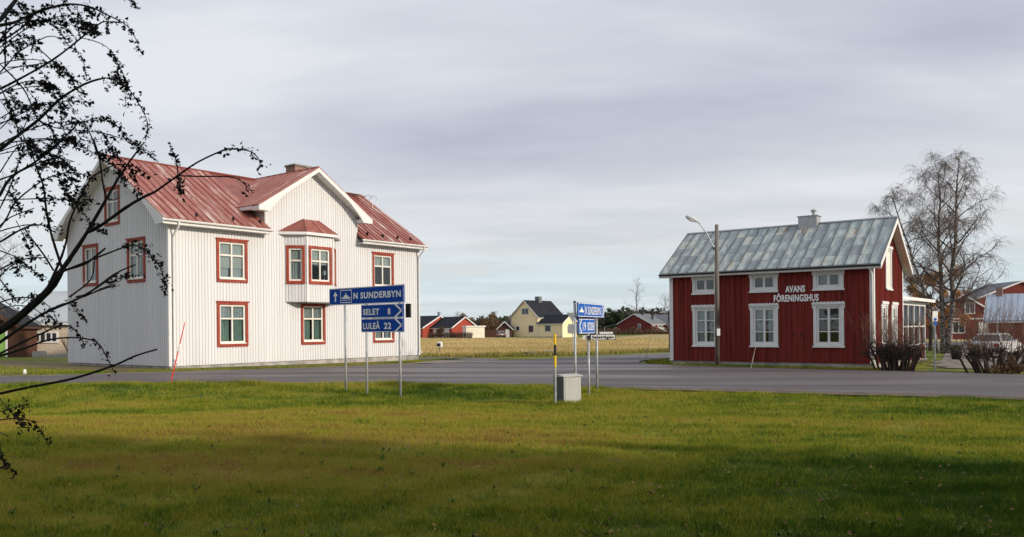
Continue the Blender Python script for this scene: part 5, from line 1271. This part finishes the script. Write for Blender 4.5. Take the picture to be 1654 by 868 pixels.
([-1801,2066,0,-1683,2361,1582,-1474,2361,1760,-1466,2360,1769,-1458,2359,1778,-1449,2358,1785,-1439,2357,1792,-1427,2356,1797,-1415,2355,1799,-1403,2354,1799],1.7,0.7,0.3070449476765095,0.8548352110515547,2),
([-1949,2199,0,-1814,2504,1882,-1559,2504,2170,-1512,2486,2176,-1464,2469,2178,-1416,2452,2178,-1369,2434,2174,-1323,2417,2165,-1278,2400,2151,-1236,2382,2131],1.9,0.7,0.5685910348270753,0.7218319162587077,2),
([-1916,2036,0,-1733,2494,2152,-1550,2494,2530,-1521,2505,2542,-1492,2516,2552,-1462,2527,2559,-1431,2538,2564,-1401,2549,2564,-1370,2560,2560,-1342,2571,2550],1.3,0.8,0.44902249471304034,1.1525557914294695,2),
([-1905,2115,0,-1798,2542,1890,-1583,2542,2184,-1535,2522,2198,-1487,2501,2210,-1438,2481,2219,-1389,2460,2224,-1339,2440,2224,-1290,2419,2219,-1241,2399,2208],2.0,0.7,0.3517665578567582,0.9653330090029624,2),
([-1879,2194,0,-1574,2165,1827,-1349,2165,2071,-1305,2145,2073,-1262,2125,2071,-1219,2106,2066,-1178,2086,2055,-1139,2066,2038,-1104,2046,2015,-1076,2026,1986],1.2,0.6,0.3804931657095605,1.1969303439942673,2),
([-1830,2149,0,-1535,2100,1523,-1312,2100,1660,-1303,2118,1666,-1292,2136,1669,-1282,2154,1669,-1272,2173,1664,-1264,2191,1653,-1260,2209,1637,-1262,2227,1616],1.3,0.7,0.48333823421205135,0.6258184465884971,2),
([-1780,2160,0,-1756,2420,1910,-1507,2420,2201,-1496,2447,2233,-1483,2474,2263,-1465,2502,2288,-1445,2529,2306,-1421,2556,2316,-1398,2584,2314,-1379,2611,2301],1.3,0.8,0.4041594455613924,1.1184216359930121,2),
([-1865,2236,0,-1743,2497,2000,-1554,2497,2327,-1517,2481,2339,-1478,2465,2347,-1438,2449,2350,-1398,2433,2345,-1359,2417,2332,-1324,2401,2311,-1297,2385,2281],1.9,0.7,0.3055099845952039,1.0796219122756128,2),
([-1800,1995,0,-1429,2038,1881,-1268,2038,2133,-1243,2026,2140,-1217,2014,2146,-1190,2002,2149,-1163,1990,2150,-1136,1978,2146,-1109,1966,2139,-1084,1955,2127],1.3,0.6,0.32664496892799477,0.9777060998300624,2),
([-1871,1963,0,-1606,2219,2036,-1380,2219,2354,-1356,2200,2361,-1332,2180,2365,-1305,2161,2368,-1278,2142,2367,-1250,2122,2363,-1222,2103,2354,-1196,2084,2340],2.0,0.6,0.4491991803334921,1.0256687467297152,2),
([-2006,2123,0,-1527,2196,2060,-1365,2196,2384,-1330,2172,2396,-1295,2148,2406,-1258,2123,2413,-1220,2099,2418,-1180,2074,2418,-1140,2050,2414,-1100,2025,2405],2.1,0.6,0.42027120778682203,0.8237816644721083,2),
([-1916,2044,0,-1775,2521,1598,-1574,2521,1794,-1539,2500,1803,-1504,2479,1811,-1469,2458,1817,-1433,2437,1820,-1397,2417,1820,-1362,2396,1816,-1328,2375,1808],2.3,0.7,0.3776736170710049,0.6303022516048153,2),
([-1930,1967,0,-1587,2268,1530,-1417,2268,1683,-1406,2293,1692,-1395,2318,1698,-1382,2343,1698,-1369,2368,1693,-1359,2394,1680,-1354,2419,1660,-1357,2444,1633],1.8,0.7,0.30356242071574857,0.6365464275349877,2),
([-1899,2223,0,-1441,2048,2041,-1273,2048,2348,-1250,2056,2365,-1224,2063,2379,-1197,2071,2388,-1170,2078,2390,-1143,2086,2383,-1121,2093,2367,-1107,2101,2343],1.4,0.6,0.3421933527609331,0.9371592891710698,2),
([-1888,2026,0,-1637,2354,2042,-1464,2354,2372,-1422,2340,2375,-1379,2327,2374,-1337,2313,2369,-1296,2299,2357,-1258,2286,2338,-1225,2272,2312,-1200,2259,2280],1.2,0.7,0.435420133492024,1.0223063330140358,2),
([-1313,2286,2286,-1281,2249,2277,-1249,2213,2265,-1218,2176,2250,-1189,2140,2232],1.0,0.6,0.1,1.418101879329823,0),
([-1247,2102,2384,-1232,2089,2386,-1214,2077,2386,-1197,2064,2383,-1179,2051,2377],0.9,0.5,0.1,1.0898409152130044,0),
([-1333,2429,2167,-1306,2397,2165,-1278,2365,2161,-1250,2333,2154,-1223,2301,2144],1.0,0.6,0.1,1.331545093802275,0),
([-1110,2414,2054,-1109,2429,2043,-1112,2445,2030,-1119,2460,2016,-1131,2476,2003],1.0,0.7,0.1,1.4150521446951185,0),
([-1054,2005,2338,-1058,2022,2349,-1060,2039,2359,-1062,2056,2367,-1063,2073,2372],0.8,0.5,0.1,1.6952077173418252,0),
([-1058,2009,2357,-1025,1972,2341,-993,1934,2322,-964,1897,2301,-938,1859,2277],0.8,0.5,0.1,1.6366741013324546,0),
([-1810,2094,0,-1669,2336,1961,-1454,2336,2264,-1416,2310,2256,-1380,2284,2243,-1347,2258,2224,-1318,2232,2202],1.0,0.6,0.1,1.0450235799509962,2),
([-1440,2468,2172,-1407,2421,2153,-1376,2374,2134,-1348,2327,2114,-1322,2279,2094],1.0,0.6,0.1,1.344166784118654,0),
([-1398,2421,2082,-1358,2377,2084,-1315,2332,2082,-1272,2287,2074,-1230,2243,2062],1.0,0.6,0.1,1.475155065372903,0),
([-1232,2048,2431,-1246,2093,2438,-1263,2138,2441,-1285,2184,2441,-1311,2229,2440],0.9,0.6,0.1,1.510712699601217,0),
([-1466,2393,2537,-1440,2365,2527,-1414,2337,2515,-1389,2310,2500,-1366,2282,2483],1.0,0.6,0.1,1.0328374488252339,0),
([-1024,2025,2037,-1040,2073,2048,-1055,2120,2056,-1072,2167,2062,-1089,2215,2066],0.8,0.6,0.1,1.023877656651148,0),
([-1445,2382,1821,-1458,2414,1812,-1475,2446,1802,-1495,2478,1790,-1519,2511,1780],1.0,0.7,0.1,1.3291692054488653,0),
([-1222,2041,2095,-1223,2053,2083,-1228,2066,2069,-1238,2078,2055,-1252,2091,2043],0.8,0.6,0.1,1.2336805407644824,0),
([-1057,2180,2276,-1032,2154,2265,-1008,2127,2250,-986,2101,2233,-968,2074,2214],0.9,0.5,0.1,1.104005864139315,0),
([-1193,2167,2214,-1191,2178,2222,-1189,2189,2227,-1186,2201,2230,-1184,2212,2231],0.9,0.6,0.1,1.2441344244023098,0),
([-1299,2177,2105,-1283,2165,2106,-1266,2154,2105,-1250,2142,2101,-1235,2131,2094],0.9,0.6,0.1,1.1548081321726924,0),
([-1007,2039,1711,-1009,2072,1726,-1008,2105,1737,-1004,2138,1744,-1000,2171,1744],0.8,0.6,0.1,1.260699527506039,0),
([-1262,2371,1968,-1270,2402,1978,-1278,2432,1986,-1284,2462,1991,-1290,2493,1994],1.0,0.7,0.1,1.0038300862867777,0),
]

# ------------------------------------------------------------------ trees and shrubs
mat('birch_bark',(.30,.27,.24),.85,c2=(.05,.042,.038),scale=5,stretch=(1,1,2.2),lo=.40,hi=.58)
mat('twig',(.060,.042,.036),.9,var=.2,scale=4)
mat('twig_birch',(.125,.098,.088),.9,var=.2,scale=4)
mat('twig_grey',(.15,.115,.10),.9,var=.2,scale=4)
mat('bush_bark',(.048,.036,.030),.9,var=.25,scale=4)
mat('shoot',(.14,.085,.06),.9,var=.25,scale=4)
mat('shrub_bark',(.030,.024,.022),.85,var=.3,scale=20)
mat('seed_head',(.022,.018,.018),.9,var=.3,scale=20)
mat('orange_leaf',(.52,.26,.05),.8,c2=(.34,.15,.03),scale=1.3,obj_coord=False)
mat('spruce_leaf',(.022,.040,.014),.85,c2=(.045,.070,.022),scale=1.3,obj_coord=False)
mat('pine_leaf',(.030,.048,.020),.85,c2=(.055,.075,.028),scale=.4,obj_coord=False)
mat('wood_mass',(.050,.040,.034),.9,c2=(.030,.045,.024),scale=.02,obj_coord=False)
mat('bush_leaf',(.055,.085,.018),.8,c2=(.03,.05,.012),scale=2,obj_coord=False)
mat('brown_leaf',(.13,.075,.035),.85,c2=(.08,.05,.03),scale=.5,obj_coord=False)
def tree(name,label,loc,H,stems,seed,limbs=16,subs=7,twigs=9,spread=.42,droop=.5,group=None,tw=1.0,bark='birch_bark',twm='twig',fine=True,cat='tree',sway=.05,low=.45):
    r=random.Random(seed); root=thing(name,label,cat,loc,0,group)
    tk=MB(); cw_=MB()
    def path(p,d,L,n,wob,grav):
        pts=[p.copy()]; d=d.normalized()
        for i in range(n):
            d=(d+Vector((r.gauss(0,wob),r.gauss(0,wob),r.gauss(0,wob)))+Vector((0,0,grav))).normalized(); p=p+d*(L/n); pts.append(p.copy())
        return pts
    for (bx,by,lx,ly,hf,r0) in stems:
        h=H*hf; n=12
        tp=[Vector((bx+lx*(i/n)**1.25+(r.gauss(0,sway) if i else 0),by+ly*(i/n)**1.25+(r.gauss(0,sway) if i else 0),-.2+(h+.2)*i/n)) for i in range(n+1)]
        tk.tube(tp,[r0*(1-i/(n+.5))**.8+.012 for i in range(n+1)],9)
        for k in range(limbs):
            t=.18+.80*((k+r.uniform(0,.8))/limbs); i=min(int(t*n),n-1); p=tp[i].lerp(tp[i+1],t*n-i)
            az=k*2.4+r.uniform(-.5,.5); el=r.uniform(low,low+.45)+.4*t
            d=Vector((math.cos(az)*math.cos(el),math.sin(az)*math.cos(el),math.sin(el)))
            L=h*spread*(1-.55*t)*(.6+1.1*t*(1-t)*1.6)*r.uniform(.75,1.2); rr=r0*.42*(1-t)**.7+.016
            lp=path(p,d,L,7,.13,.02); cw_.tube(lp,[rr*(1-j/7.6) for j in range(8)],5,False)
            for q in range(subs):
                u=.22+.75*(q+r.random())/subs; j=min(int(u*7),6); pp=lp[j].lerp(lp[j+1],u*7-j)
                d2=(lp[j+1]-lp[j]).normalized()+Vector((r.gauss(0,.75),r.gauss(0,.75),r.gauss(.15,.5)))
                L2=L*r.uniform(.28,.55)*(1.15-.5*u); sp_=path(pp,d2,L2,5,.20,-.02); cw_.tube(sp_,[max(.007,rr*.38*(1-j2/5.5)) for j2 in range(6)],4,False)
                for s in range(twigs):
                    u2=.15+.85*(s+r.random())/twigs; j2=min(int(u2*5),4); p3=sp_[j2].lerp(sp_[j2+1],u2*5-j2)
                    d3=(sp_[j2+1]-sp_[j2]).normalized()*.7+Vector((r.gauss(0,.7),r.gauss(0,.7),r.gauss(0,.45)))
                    L3=r.uniform(.35,1.0)*tw; wp=path(p3,d3,L3,4,.18,-droop*.45); cw_.tube(wp,[.0075*tw**.5,.0068*tw**.5,.006*tw**.5,.005*tw**.5,.003],3,False)
                    if fine:
                        for f_ in range(2):
                            p4=wp[r.randint(1,3)]; wq=path(p4,(wp[3]-wp[2])+Vector((r.gauss(0,.25),r.gauss(0,.25),r.gauss(0,.2))),L3*.6,3,.15,-droop*.6); cw_.tube(wq,[.0055,.005,.004,.003],3,False)
    tk.build('trunk',bark,root,smooth=True); cw_.build('crown',twm,root)
    return root
tree('birch_tree','tall bare birch with several trunks behind the red house',(31.9,60.5,-.6),14.0,
     [(-.40,0,-3.3,.3,.84,.13),(-.05,.1,-.2,.2,.97,.20),(.35,-.1,.8,0,1.0,.22)],7,limbs=21,subs=8,twigs=10,spread=.40,droop=.80,twm='twig_birch',low=.28)
tree('birch_tree','faint bare birch crown seen through the branches at the left edge',(-37.5,57,-.3),15.5,[(0,0,.4,0,1,.22),(.3,.2,-1.2,.3,.8,.16)],21,limbs=14,subs=7,twigs=6,spread=.36,droop=.8,twm='twig_grey')
tree('birch_tree','bare birch behind the far low red house',(45.5,300,-.8),20,[(0,0,.5,0,1,.3)],31,limbs=14,subs=6,twigs=5,spread=.30,tw=1.8,twm='twig_grey',fine=False,group='far birches')
tree('birch_tree','shorter spreading bare tree right of the far birch',(55.5,298,-.8),13.5,[(0,0,.3,0,1,.3),(1,0,1.5,0,.9,.25)],32,limbs=12,subs=6,twigs=5,spread=.45,tw=1.8,twm='twig_grey',fine=False,group='far birches')
for i,(x,y,h,lab) in enumerate(((-15.5,230,6.5,'bare grey tree above the white shed'),(-5.5,236,6.8,'bare grey tree left of the yellow house'),(-.5,240,5.5,'low bare tree just left of the yellow house'),(71,128,8,'thin bare tree beside the red gabled house chimney'))):
    tree('bare_tree',lab,(x,y,-.8),h,[(0,0,.3,0,1,.16),(.3,0,-.6,0,.85,.12)],40+i,limbs=11,subs=6,twigs=5,spread=.42,tw=1.5,twm='twig_grey',fine=False,group='far bare trees')
def leaf_cloud(n,cent,rad,size,seed,shell=.55):
    g=np.random.default_rng(seed); cent=np.array(cent); rad=np.array(rad); k=len(cent)
    wts=np.prod(rad,axis=1)**(2/3); i=g.choice(k,n,p=wts/wts.sum()); d=g.normal(size=(n,3)); d/=np.linalg.norm(d,axis=1)[:,None]
    rr=(shell+(1-shell)*g.uniform(0,1,n)**.7)*g.uniform(.75,1.12,n); p=cent[i]+d*rad[i]*rr[:,None]
    a=g.normal(size=(n,3)); b=g.normal(size=(n,3)); a/=np.linalg.norm(a,axis=1)[:,None]; b/=np.linalg.norm(b,axis=1)[:,None]
    s=size*g.uniform(.6,1.4,n)[:,None]
    V=np.empty((n,3,3)); V[:,0]=p+a*s; V[:,1]=p-a*s*.5+b*s*.7; V[:,2]=p-a*s*.5-b*s*.7
    return V
def conifer(name,label,loc,H,Rb,seed,n=9000,m='spruce_leaf',size=.16,group=None,tip=1.0,base=.08):
    g=np.random.default_rng(seed); root=thing(name,label,'tree',loc,0,group)
    MB().tube([(0,0,-.3),(0,0,H*.5),(0,0,H*.97)],[.02*H,.012*H,.02],8).build('trunk','bush_bark',root)
    br=MB(); t=g.uniform(0,1,n)**.75; z=H*(base+(1-base)*(1-t)); whorl=np.floor(z/(H*.045))*2.1
    az=g.uniform(0,6.283,n); lob=.72+.28*np.sin(az*5+whorl*3)+g.normal(0,.08,n)
    rad=(Rb*(t**tip)*lob)*g.uniform(.25,1.0,n)**.5
    p=np.stack([rad*np.cos(az),rad*np.sin(az),z-rad*.22],1); d=np.stack([np.cos(az),np.sin(az),-.3+g.normal(0,.35,n)],1); s=size*g.uniform(.6,1.5,n)[:,None]*H/10
    q=np.stack([-np.sin(az),np.cos(az),g.normal(0,.5,n)],1)
    V=np.empty((n,3,3)); V[:,0]=p+d*s; V[:,1]=p-d*s*.5+q*s*.5; V[:,2]=p-d*s*.5-q*s*.5
    put('crown',tri_mesh('crown',V,m),root); return root
# orange-leaved tree behind the birch
root=thing('orange_tree','tree keeping orange autumn leaves behind the birch trunks','tree',(35.2,69,-.7),0)
MB().tube([(0,0,-.3),(.1,0,2),(.1,.1,5)],[.18,.14,.05],8).build('trunk','bush_bark',root)
for k in range(7): MB().tube([(.1,0,1.2+k*.5),(math.cos(k*2.2)*.9,math.sin(k*2.2)*.9,2.4+k*.55)],[.05,.015],5).build('limb','bush_bark',root)
r=random.Random(3); cs=[(r.gauss(0,1.0),r.gauss(0,.8),2.2+r.random()*4.4) for _ in range(26)]
put('crown',tri_mesh('crown',leaf_cloud(9500,cs,[(r.uniform(.35,.75),)*3 for _ in cs],.085,4,.2),'orange_leaf'),root)
# far conifer beside the red house and its neighbours
for i,(x,y,h,rb,lab) in enumerate(((38.2,296,10.8,3.3,'dark round-headed pine behind the far low red house'),(40.6,292,8.8,3.4,'lower pine right of the dark pine'),(35.6,300,6.5,2.4,'small pine left of the dark pine'))):
    root=thing('pine_tree',lab,'tree',(x,y,-.8),0,'far pines'); MB().tube([(0,0,-.3),(0,0,h*.8)],[.25,.1],7).build('trunk','bush_bark',root)
    r=random.Random(60+i); cs=[(r.gauss(0,rb*.38),r.gauss(0,rb*.38),h*r.uniform(.25,.92)) for _ in range(18)]
    put('crown',tri_mesh('crown',leaf_cloud(2600,cs,[(rb*.36*(1.3-c[2]/h*.7),)*3 for c in cs],.32,70+i,.3),'pine_leaf'),root)
# far-off woodland along the horizon
g=np.random.default_rng(9); n=130000; x=g.uniform(-420,620,n); y=g.uniform(470,640,n)
top=9.6+2.2*np.sin(x*.021)+1.4*np.sin(x*.083+1)+.9*np.sin(x*.31)+.7*np.sin(x*.93); z=g.uniform(0,1,n)**.8*top*(.6+.4*np.abs(np.sin(x*.55+y*.4)))
s=g.uniform(.6,1.6,n)[:,None]; a=g.normal(size=(n,3)); b=g.normal(size=(n,3)); a/=np.linalg.norm(a,axis=1)[:,None]; b/=np.linalg.norm(b,axis=1)[:,None]; p=np.stack([x,y,z-.8],1)
V=np.empty((n,3,3)); V[:,0]=p+a*s; V[:,1]=p-a*s*.6+b*s; V[:,2]=p-a*s*.6-b*s
put('far_woodland',tri_mesh('far_woodland',V,'wood_mass'),kind='stuff',label='distant mixed woodland along the horizon',cat='woodland')
# brown scrub behind the far houses and along the back of the field
g=np.random.default_rng(10); n=30000; x=np.concatenate([g.uniform(-16,3,n//2),g.uniform(16,60,n//2)]); y=np.where(x<10,g.uniform(206,226,n),g.uniform(236,247,n))
top=np.where(x<10,4.6+1.3*np.sin(x*.9)+.8*np.sin(x*2.3),1.5+.5*np.sin(x*1.1)+.4*np.sin(x*2.9)); z=g.uniform(0,1,n)*top; s=g.uniform(.12,.4,n)[:,None]
a=g.normal(size=(n,3)); b=g.normal(size=(n,3)); a/=np.linalg.norm(a,axis=1)[:,None]; b/=np.linalg.norm(b,axis=1)[:,None]; p=np.stack([x,y,z-.9],1)
V=np.empty((n,3,3)); V[:,0]=p+a*s; V[:,1]=p-a*s*.6+b*s*.5; V[:,2]=p-a*s*.6-b*s*.5
put('field_scrub',tri_mesh('field_scrub',V,'brown_leaf'),kind='stuff',label='brown leafless scrub along the back of the field',cat='scrub')
# small hedge and shrubs before the bungalow and shed
root=thing('hedge','dark bare clipped hedge before the red bungalow and white shed','hedge',(-14.5,168,-.58),0)
hb=MB(); r=random.Random(5)
for i in range(420):
    x=r.uniform(-2.4,6.2); y=r.uniform(-.4,.4); hb.tube([(x,y,0),(x+r.gauss(0,.15),y+r.gauss(0,.1),r.uniform(.8,1.5))],[.03,.015],3,False)
hb.build('stems','bush_bark',root)
V=leaf_cloud(2600,[(x,0,.8) for x in np.linspace(-2.4,6.2,14)],[(.5,.4,.65)]*14,.085,12,.2); put('foliage',tri_mesh('foliage',V,'brown_leaf'),root)
root=thing('golden_shrub','rounded olive-yellow shrub beside the red bungalow gable','shrub',(-15.0,171,-.58),0)
MB().tube([(0,0,0),(0,0,1.5)],[.08,.03],6).build('stem','bush_bark',root)
put('foliage',tri_mesh('foliage',leaf_cloud(1500,[(0,0,1.4),(.4,0,1.9),(-.4,.1,1.0)],[(.9,.8,1.0),(.6,.6,.7),(.8,.7,.8)],.11,13,.3),'brown_leaf'),root)
# shrub before the block outbuilding
root=thing('bare_shrub','bare brown shrub against the wall of the block outbuilding','shrub',(-31.0,57.5,-.30),0)
sb=MB(); r=random.Random(8)
for i in range(60):
    a=r.uniform(0,6.28); L=r.uniform(.8,1.9); sb.tube([(0,0,0),(math.cos(a)*L*.2,math.sin(a)*L*.2,L*.5),(math.cos(a)*L*.45,math.sin(a)*L*.4,L)],[.02,.014,.006],4,False)
sb.build('stems','shoot',root)
# planters' greenery
for o in [o for o in col.objects if o.name.startswith('planter')]:
    V=leaf_cloud(500,[(0,0,.68),(.2,0,.62),(-.2,0,.62)],[(.34,.34,.26)]*3,.05,33,.1); put('foliage',tri_mesh('foliage',V,'bush_leaf'),o)
# cut-back bushes at the roadside: thick stubs crowned with thin upright shoots
def cut_bush(label,loc,wx,wy,h_stub,h_shoot,nst,nsh,seed,leafy=False):
    root=thing('pruned_bush',label,'bush',loc,0,'pruned bushes by the road'); r=random.Random(seed); tops=[]
    a=MB()
    for i in range(nst):
        x,y=r.uniform(-wx,wx),r.uniform(-wy,wy); h=h_stub*r.uniform(.7,1.1); ox,oy=x*.25+r.gauss(0,.12),r.gauss(0,.1)
        pts=[Vector((x*.75,y,-.1)),Vector((x*.85+ox*.4,y+oy*.4,h*.45)),Vector((x+ox,y+oy,h))]
        a.tube(pts,[r.uniform(.035,.07),r.uniform(.03,.05),r.uniform(.025,.04)],6); tops.append(pts[2]); tops.append(pts[1].lerp(pts[2],.7))
        for q in range(5):
            p=pts[1].lerp(pts[2],r.random()); d=Vector((r.gauss(0,.22),r.gauss(0,.2),r.uniform(.05,.3))); a.tube([p,p+d*.6,p+d],[.018,.014,.008],4,False); tops.append(p+d)
    a.build('stubs','bush_bark',root)
    s=MB()
    for i in range(nsh):
        p=r.choice(tops); L=h_shoot*r.uniform(.35,1.1); lean=Vector((r.gauss(0,.16)+p.x*.10,r.gauss(0,.14),1)).normalized(); mid=p+lean*L*.5+Vector((r.gauss(0,.04),r.gauss(0,.04),0))
        s.tube([p,mid,p+lean*L],[.0065,.005,.0035],3,False)
        for q in range(3):
            b=p+lean*L*r.uniform(.3,.85); dd=(lean+Vector((r.gauss(0,.5),r.gauss(0,.5),0))).normalized()*L*.28; s.tube([b,b+dd],[.0045,.003],3,False)
    s.build('shoots','shoot',root,kind='stuff')
    t=MB()
    for i in range(nst*(44 if wx<1 else 24)):
        p=r.choice(tops)+Vector((r.gauss(0,.14),r.gauss(0,.14),r.gauss(-.05,.12))); d=Vector((r.gauss(0,.16),r.gauss(0,.16),r.gauss(.03,.12))); t.tube([p,p+d],[.010,.004],3,False)
    t.build('thicket','bush_bark',root,kind='stuff')
    return root
cut_bush('dark pruned bush with upright shoots at the red house gable',(15.15,32.35,-.26),.85,.45,.95,1.4,34,170,3)
cut_bush('wide pruned bush with tall shoots before the white car',(17.75,30.1,-.25),1.10,.45,.9,1.8,22,190,4)
root=thing('low_conifer_bush','small brown-green low bush at the foot of the right pruned bush','bush',(18.0,29.6,-.25),0)
MB().tube([(0,0,-.1),(0,0,.4)],[.04,.02],6).build('stem','bush_bark',root)
put('foliage',tri_mesh('foliage',leaf_cloud(2600,[(0,0,.25),(-.5,0,.18),(.35,.1,.2),(.05,0,.5)],[(.35,.3,.35),(.5,.3,.2),(.4,.3,.2),(.2,.2,.25)],.03,35,.1),'brown_leaf'),root)
# tall trees round the photographer: they shade the near half of the lawn
for i,(x,y,h,rb,lab) in enumerate(((13,4.0,5.0,2.6,'smallest, nearest to the lawn'),(14,1.4,7.5,3.0,'second from the lawn'),(19,-2.7,10.5,3.4,'third from the lawn'),(12,-1.0,9,3.2,'fourth, close to the second'),
    (24,-7,15,3.8,'farthest to the right'),(17,-6.2,13,3.6,'middle of the group'),(9,-2.4,10,3.2,'nearest to the photographer'),(12,-7,13,3.6,'behind the nearest ones'),
    (6,-4.8,12,3.4,'behind the photographer to the right'),(20,-11.3,15,3.8,'last row'),(8.6,1.6,7,2.6,'close beside the photographer'),(5.5,-1.6,8,2.8,'at the photographer right hand'),(1.0,-8,13,3.6,'straight behind the photographer'),(-7,-8,13,3.6,'behind the photographer to the left'))):
    conifer('spruce_tree','dense dark spruce outside the picture, '+lab,(x,y,G(x,y)),h,rb,100+i,9000,group='spruces shading the lawn',tip=.72)

root=thing('shade_pine','unseen broad pine added over the photographer to darken the near lawn','tree',(2.5,-2.5,0),0)  # unseen pine, added so its crown keeps skylight off the near lawn
MB().tube([(0,0,-.3),(.1,0,4),(0,.2,11)],[.32,.26,.10],10).build('trunk','bush_bark',root)
r=random.Random(55); cs=[(r.gauss(0,3.0),r.gauss(0,2.6),r.uniform(6.8,11.5)) for _ in range(46)]
for c in cs[:14]: MB().tube([(0,.1,5.5+r.random()*3),(c[0]*.6,c[1]*.6,c[2]-.6),c],[.10,.06,.02],6).build('limb','bush_bark',root)
put('crown',tri_mesh('crown',leaf_cloud(16000,cs,[(r.uniform(.9,1.7),)*3 for _ in cs],.20,56,.3),'spruce_leaf'),root)

# ------------------------------------------------------------------ dark shrub in the foreground
root=thing('foreground_shrub','large dark leafless shrub with arching seed-headed branches at the left edge','shrub',(-1.9,2.1,0.0),0)
rs=random.Random(77); base=Vector((-1.9,2.1,0))
def smooth(pts,k=3):
    P=[Vector(p) for p in pts]; out_=[]
    for i in range(len(P)-1):
        p0=P[max(i-1,0)]; p1=P[i]; p2=P[i+1]; p3=P[min(i+2,len(P)-1)]
        for j in range(k):
            t=j/k; out_.append(.5*((2*p1)+(-p0+p2)*t+(2*p0-5*p1+4*p2-p3)*t*t+(-p0+3*p1-3*p2+p3)*t**3))
    out_.append(P[-1]); return out_
for flat,w0,w1,c0,dens,ext in SHRUB:
    P=[Vector(flat[i:i+3])/1000 for i in range(0,len(flat),3)]; ne=ext; core=P[ne:]
    Q=smooth(core,3); nq=len(Q)
    rad=[1.2*(w0+(w1-w0)*i/(nq-1))/1000*rs.uniform(.9,1.1) for i in range(nq)]
    if ne:
        E_=smooth(P[:ne]+[core[0]],4)[:-1]; Q2=E_+Q; rad2=[w0/1000*(1.5-.5*i/len(E_)) for i in range(len(E_))]+rad
    else: Q2,rad2=Q,rad
    # small buds make the outline knotty
    br=MB().tube([q-base for q in Q2],rad2,6)
    for i in range(2,nq-1,3):
        q=Q[i]-base; d=(Q[i+1]-Q[i-1]).normalized(); s=Vector((rs.gauss(0,1),rs.gauss(0,1),rs.gauss(0,1))); s=(s-d*s.dot(d)).normalized()
        br.tube([q,q+(d*.7+s*.5)*rs.uniform(.006,.014)],[rad[i]*.9,.0008],4)
    bo=br.build('branch','shrub_bark',root)
    if c0>=0:
        # seed heads: little stalks carrying clusters of husks, hanging
        tri=[]; total=0; seg=[]
        for i in range(nq-1): seg.append((Q[i+1]-Q[i]).length); total+=seg[-1]
        acc=0
        sk=MB()
        for i in range(nq-1):
            f=acc/total; acc+=seg[i]
            if f<c0: continue
            cnt=max(1,int(seg[i]/.0030*dens)); 
            for k in range(cnt):
                if rs.random()<.15: continue
                p=Q[i].lerp(Q[i+1],rs.random())-base
                reach=abs(rs.gauss(0,.0105))+.001
                c=p+Vector((rs.gauss(0,.6),rs.gauss(0,.6),rs.gauss(-.35,.7))).normalized()*reach
                for h in range(rs.randint(1,3)):
                    a=Vector((rs.gauss(0,1),rs.gauss(0,1),rs.gauss(0,1))).normalized(); b=Vector((rs.gauss(0,1),rs.gauss(0,1),rs.gauss(0,1))).normalized(); s=rs.uniform(.0035,.0085)
                    cc=c+Vector((rs.gauss(0,.003),rs.gauss(0,.003),rs.gauss(0,.003)))
                    tri.append((cc+a*s,cc-a*s*.6+b*s*.6,cc-a*s*.6-b*s*.6)); tri.append((cc+b*s*.8,cc-b*s*.5+a*s*.5,cc-b*s*.5-a*s*.5))
        if tri: put('seed_head',tri_mesh('seed_head',np.array([[tuple(v) for v in t] for t in tri]),'seed_head'),bo,kind='stuff')
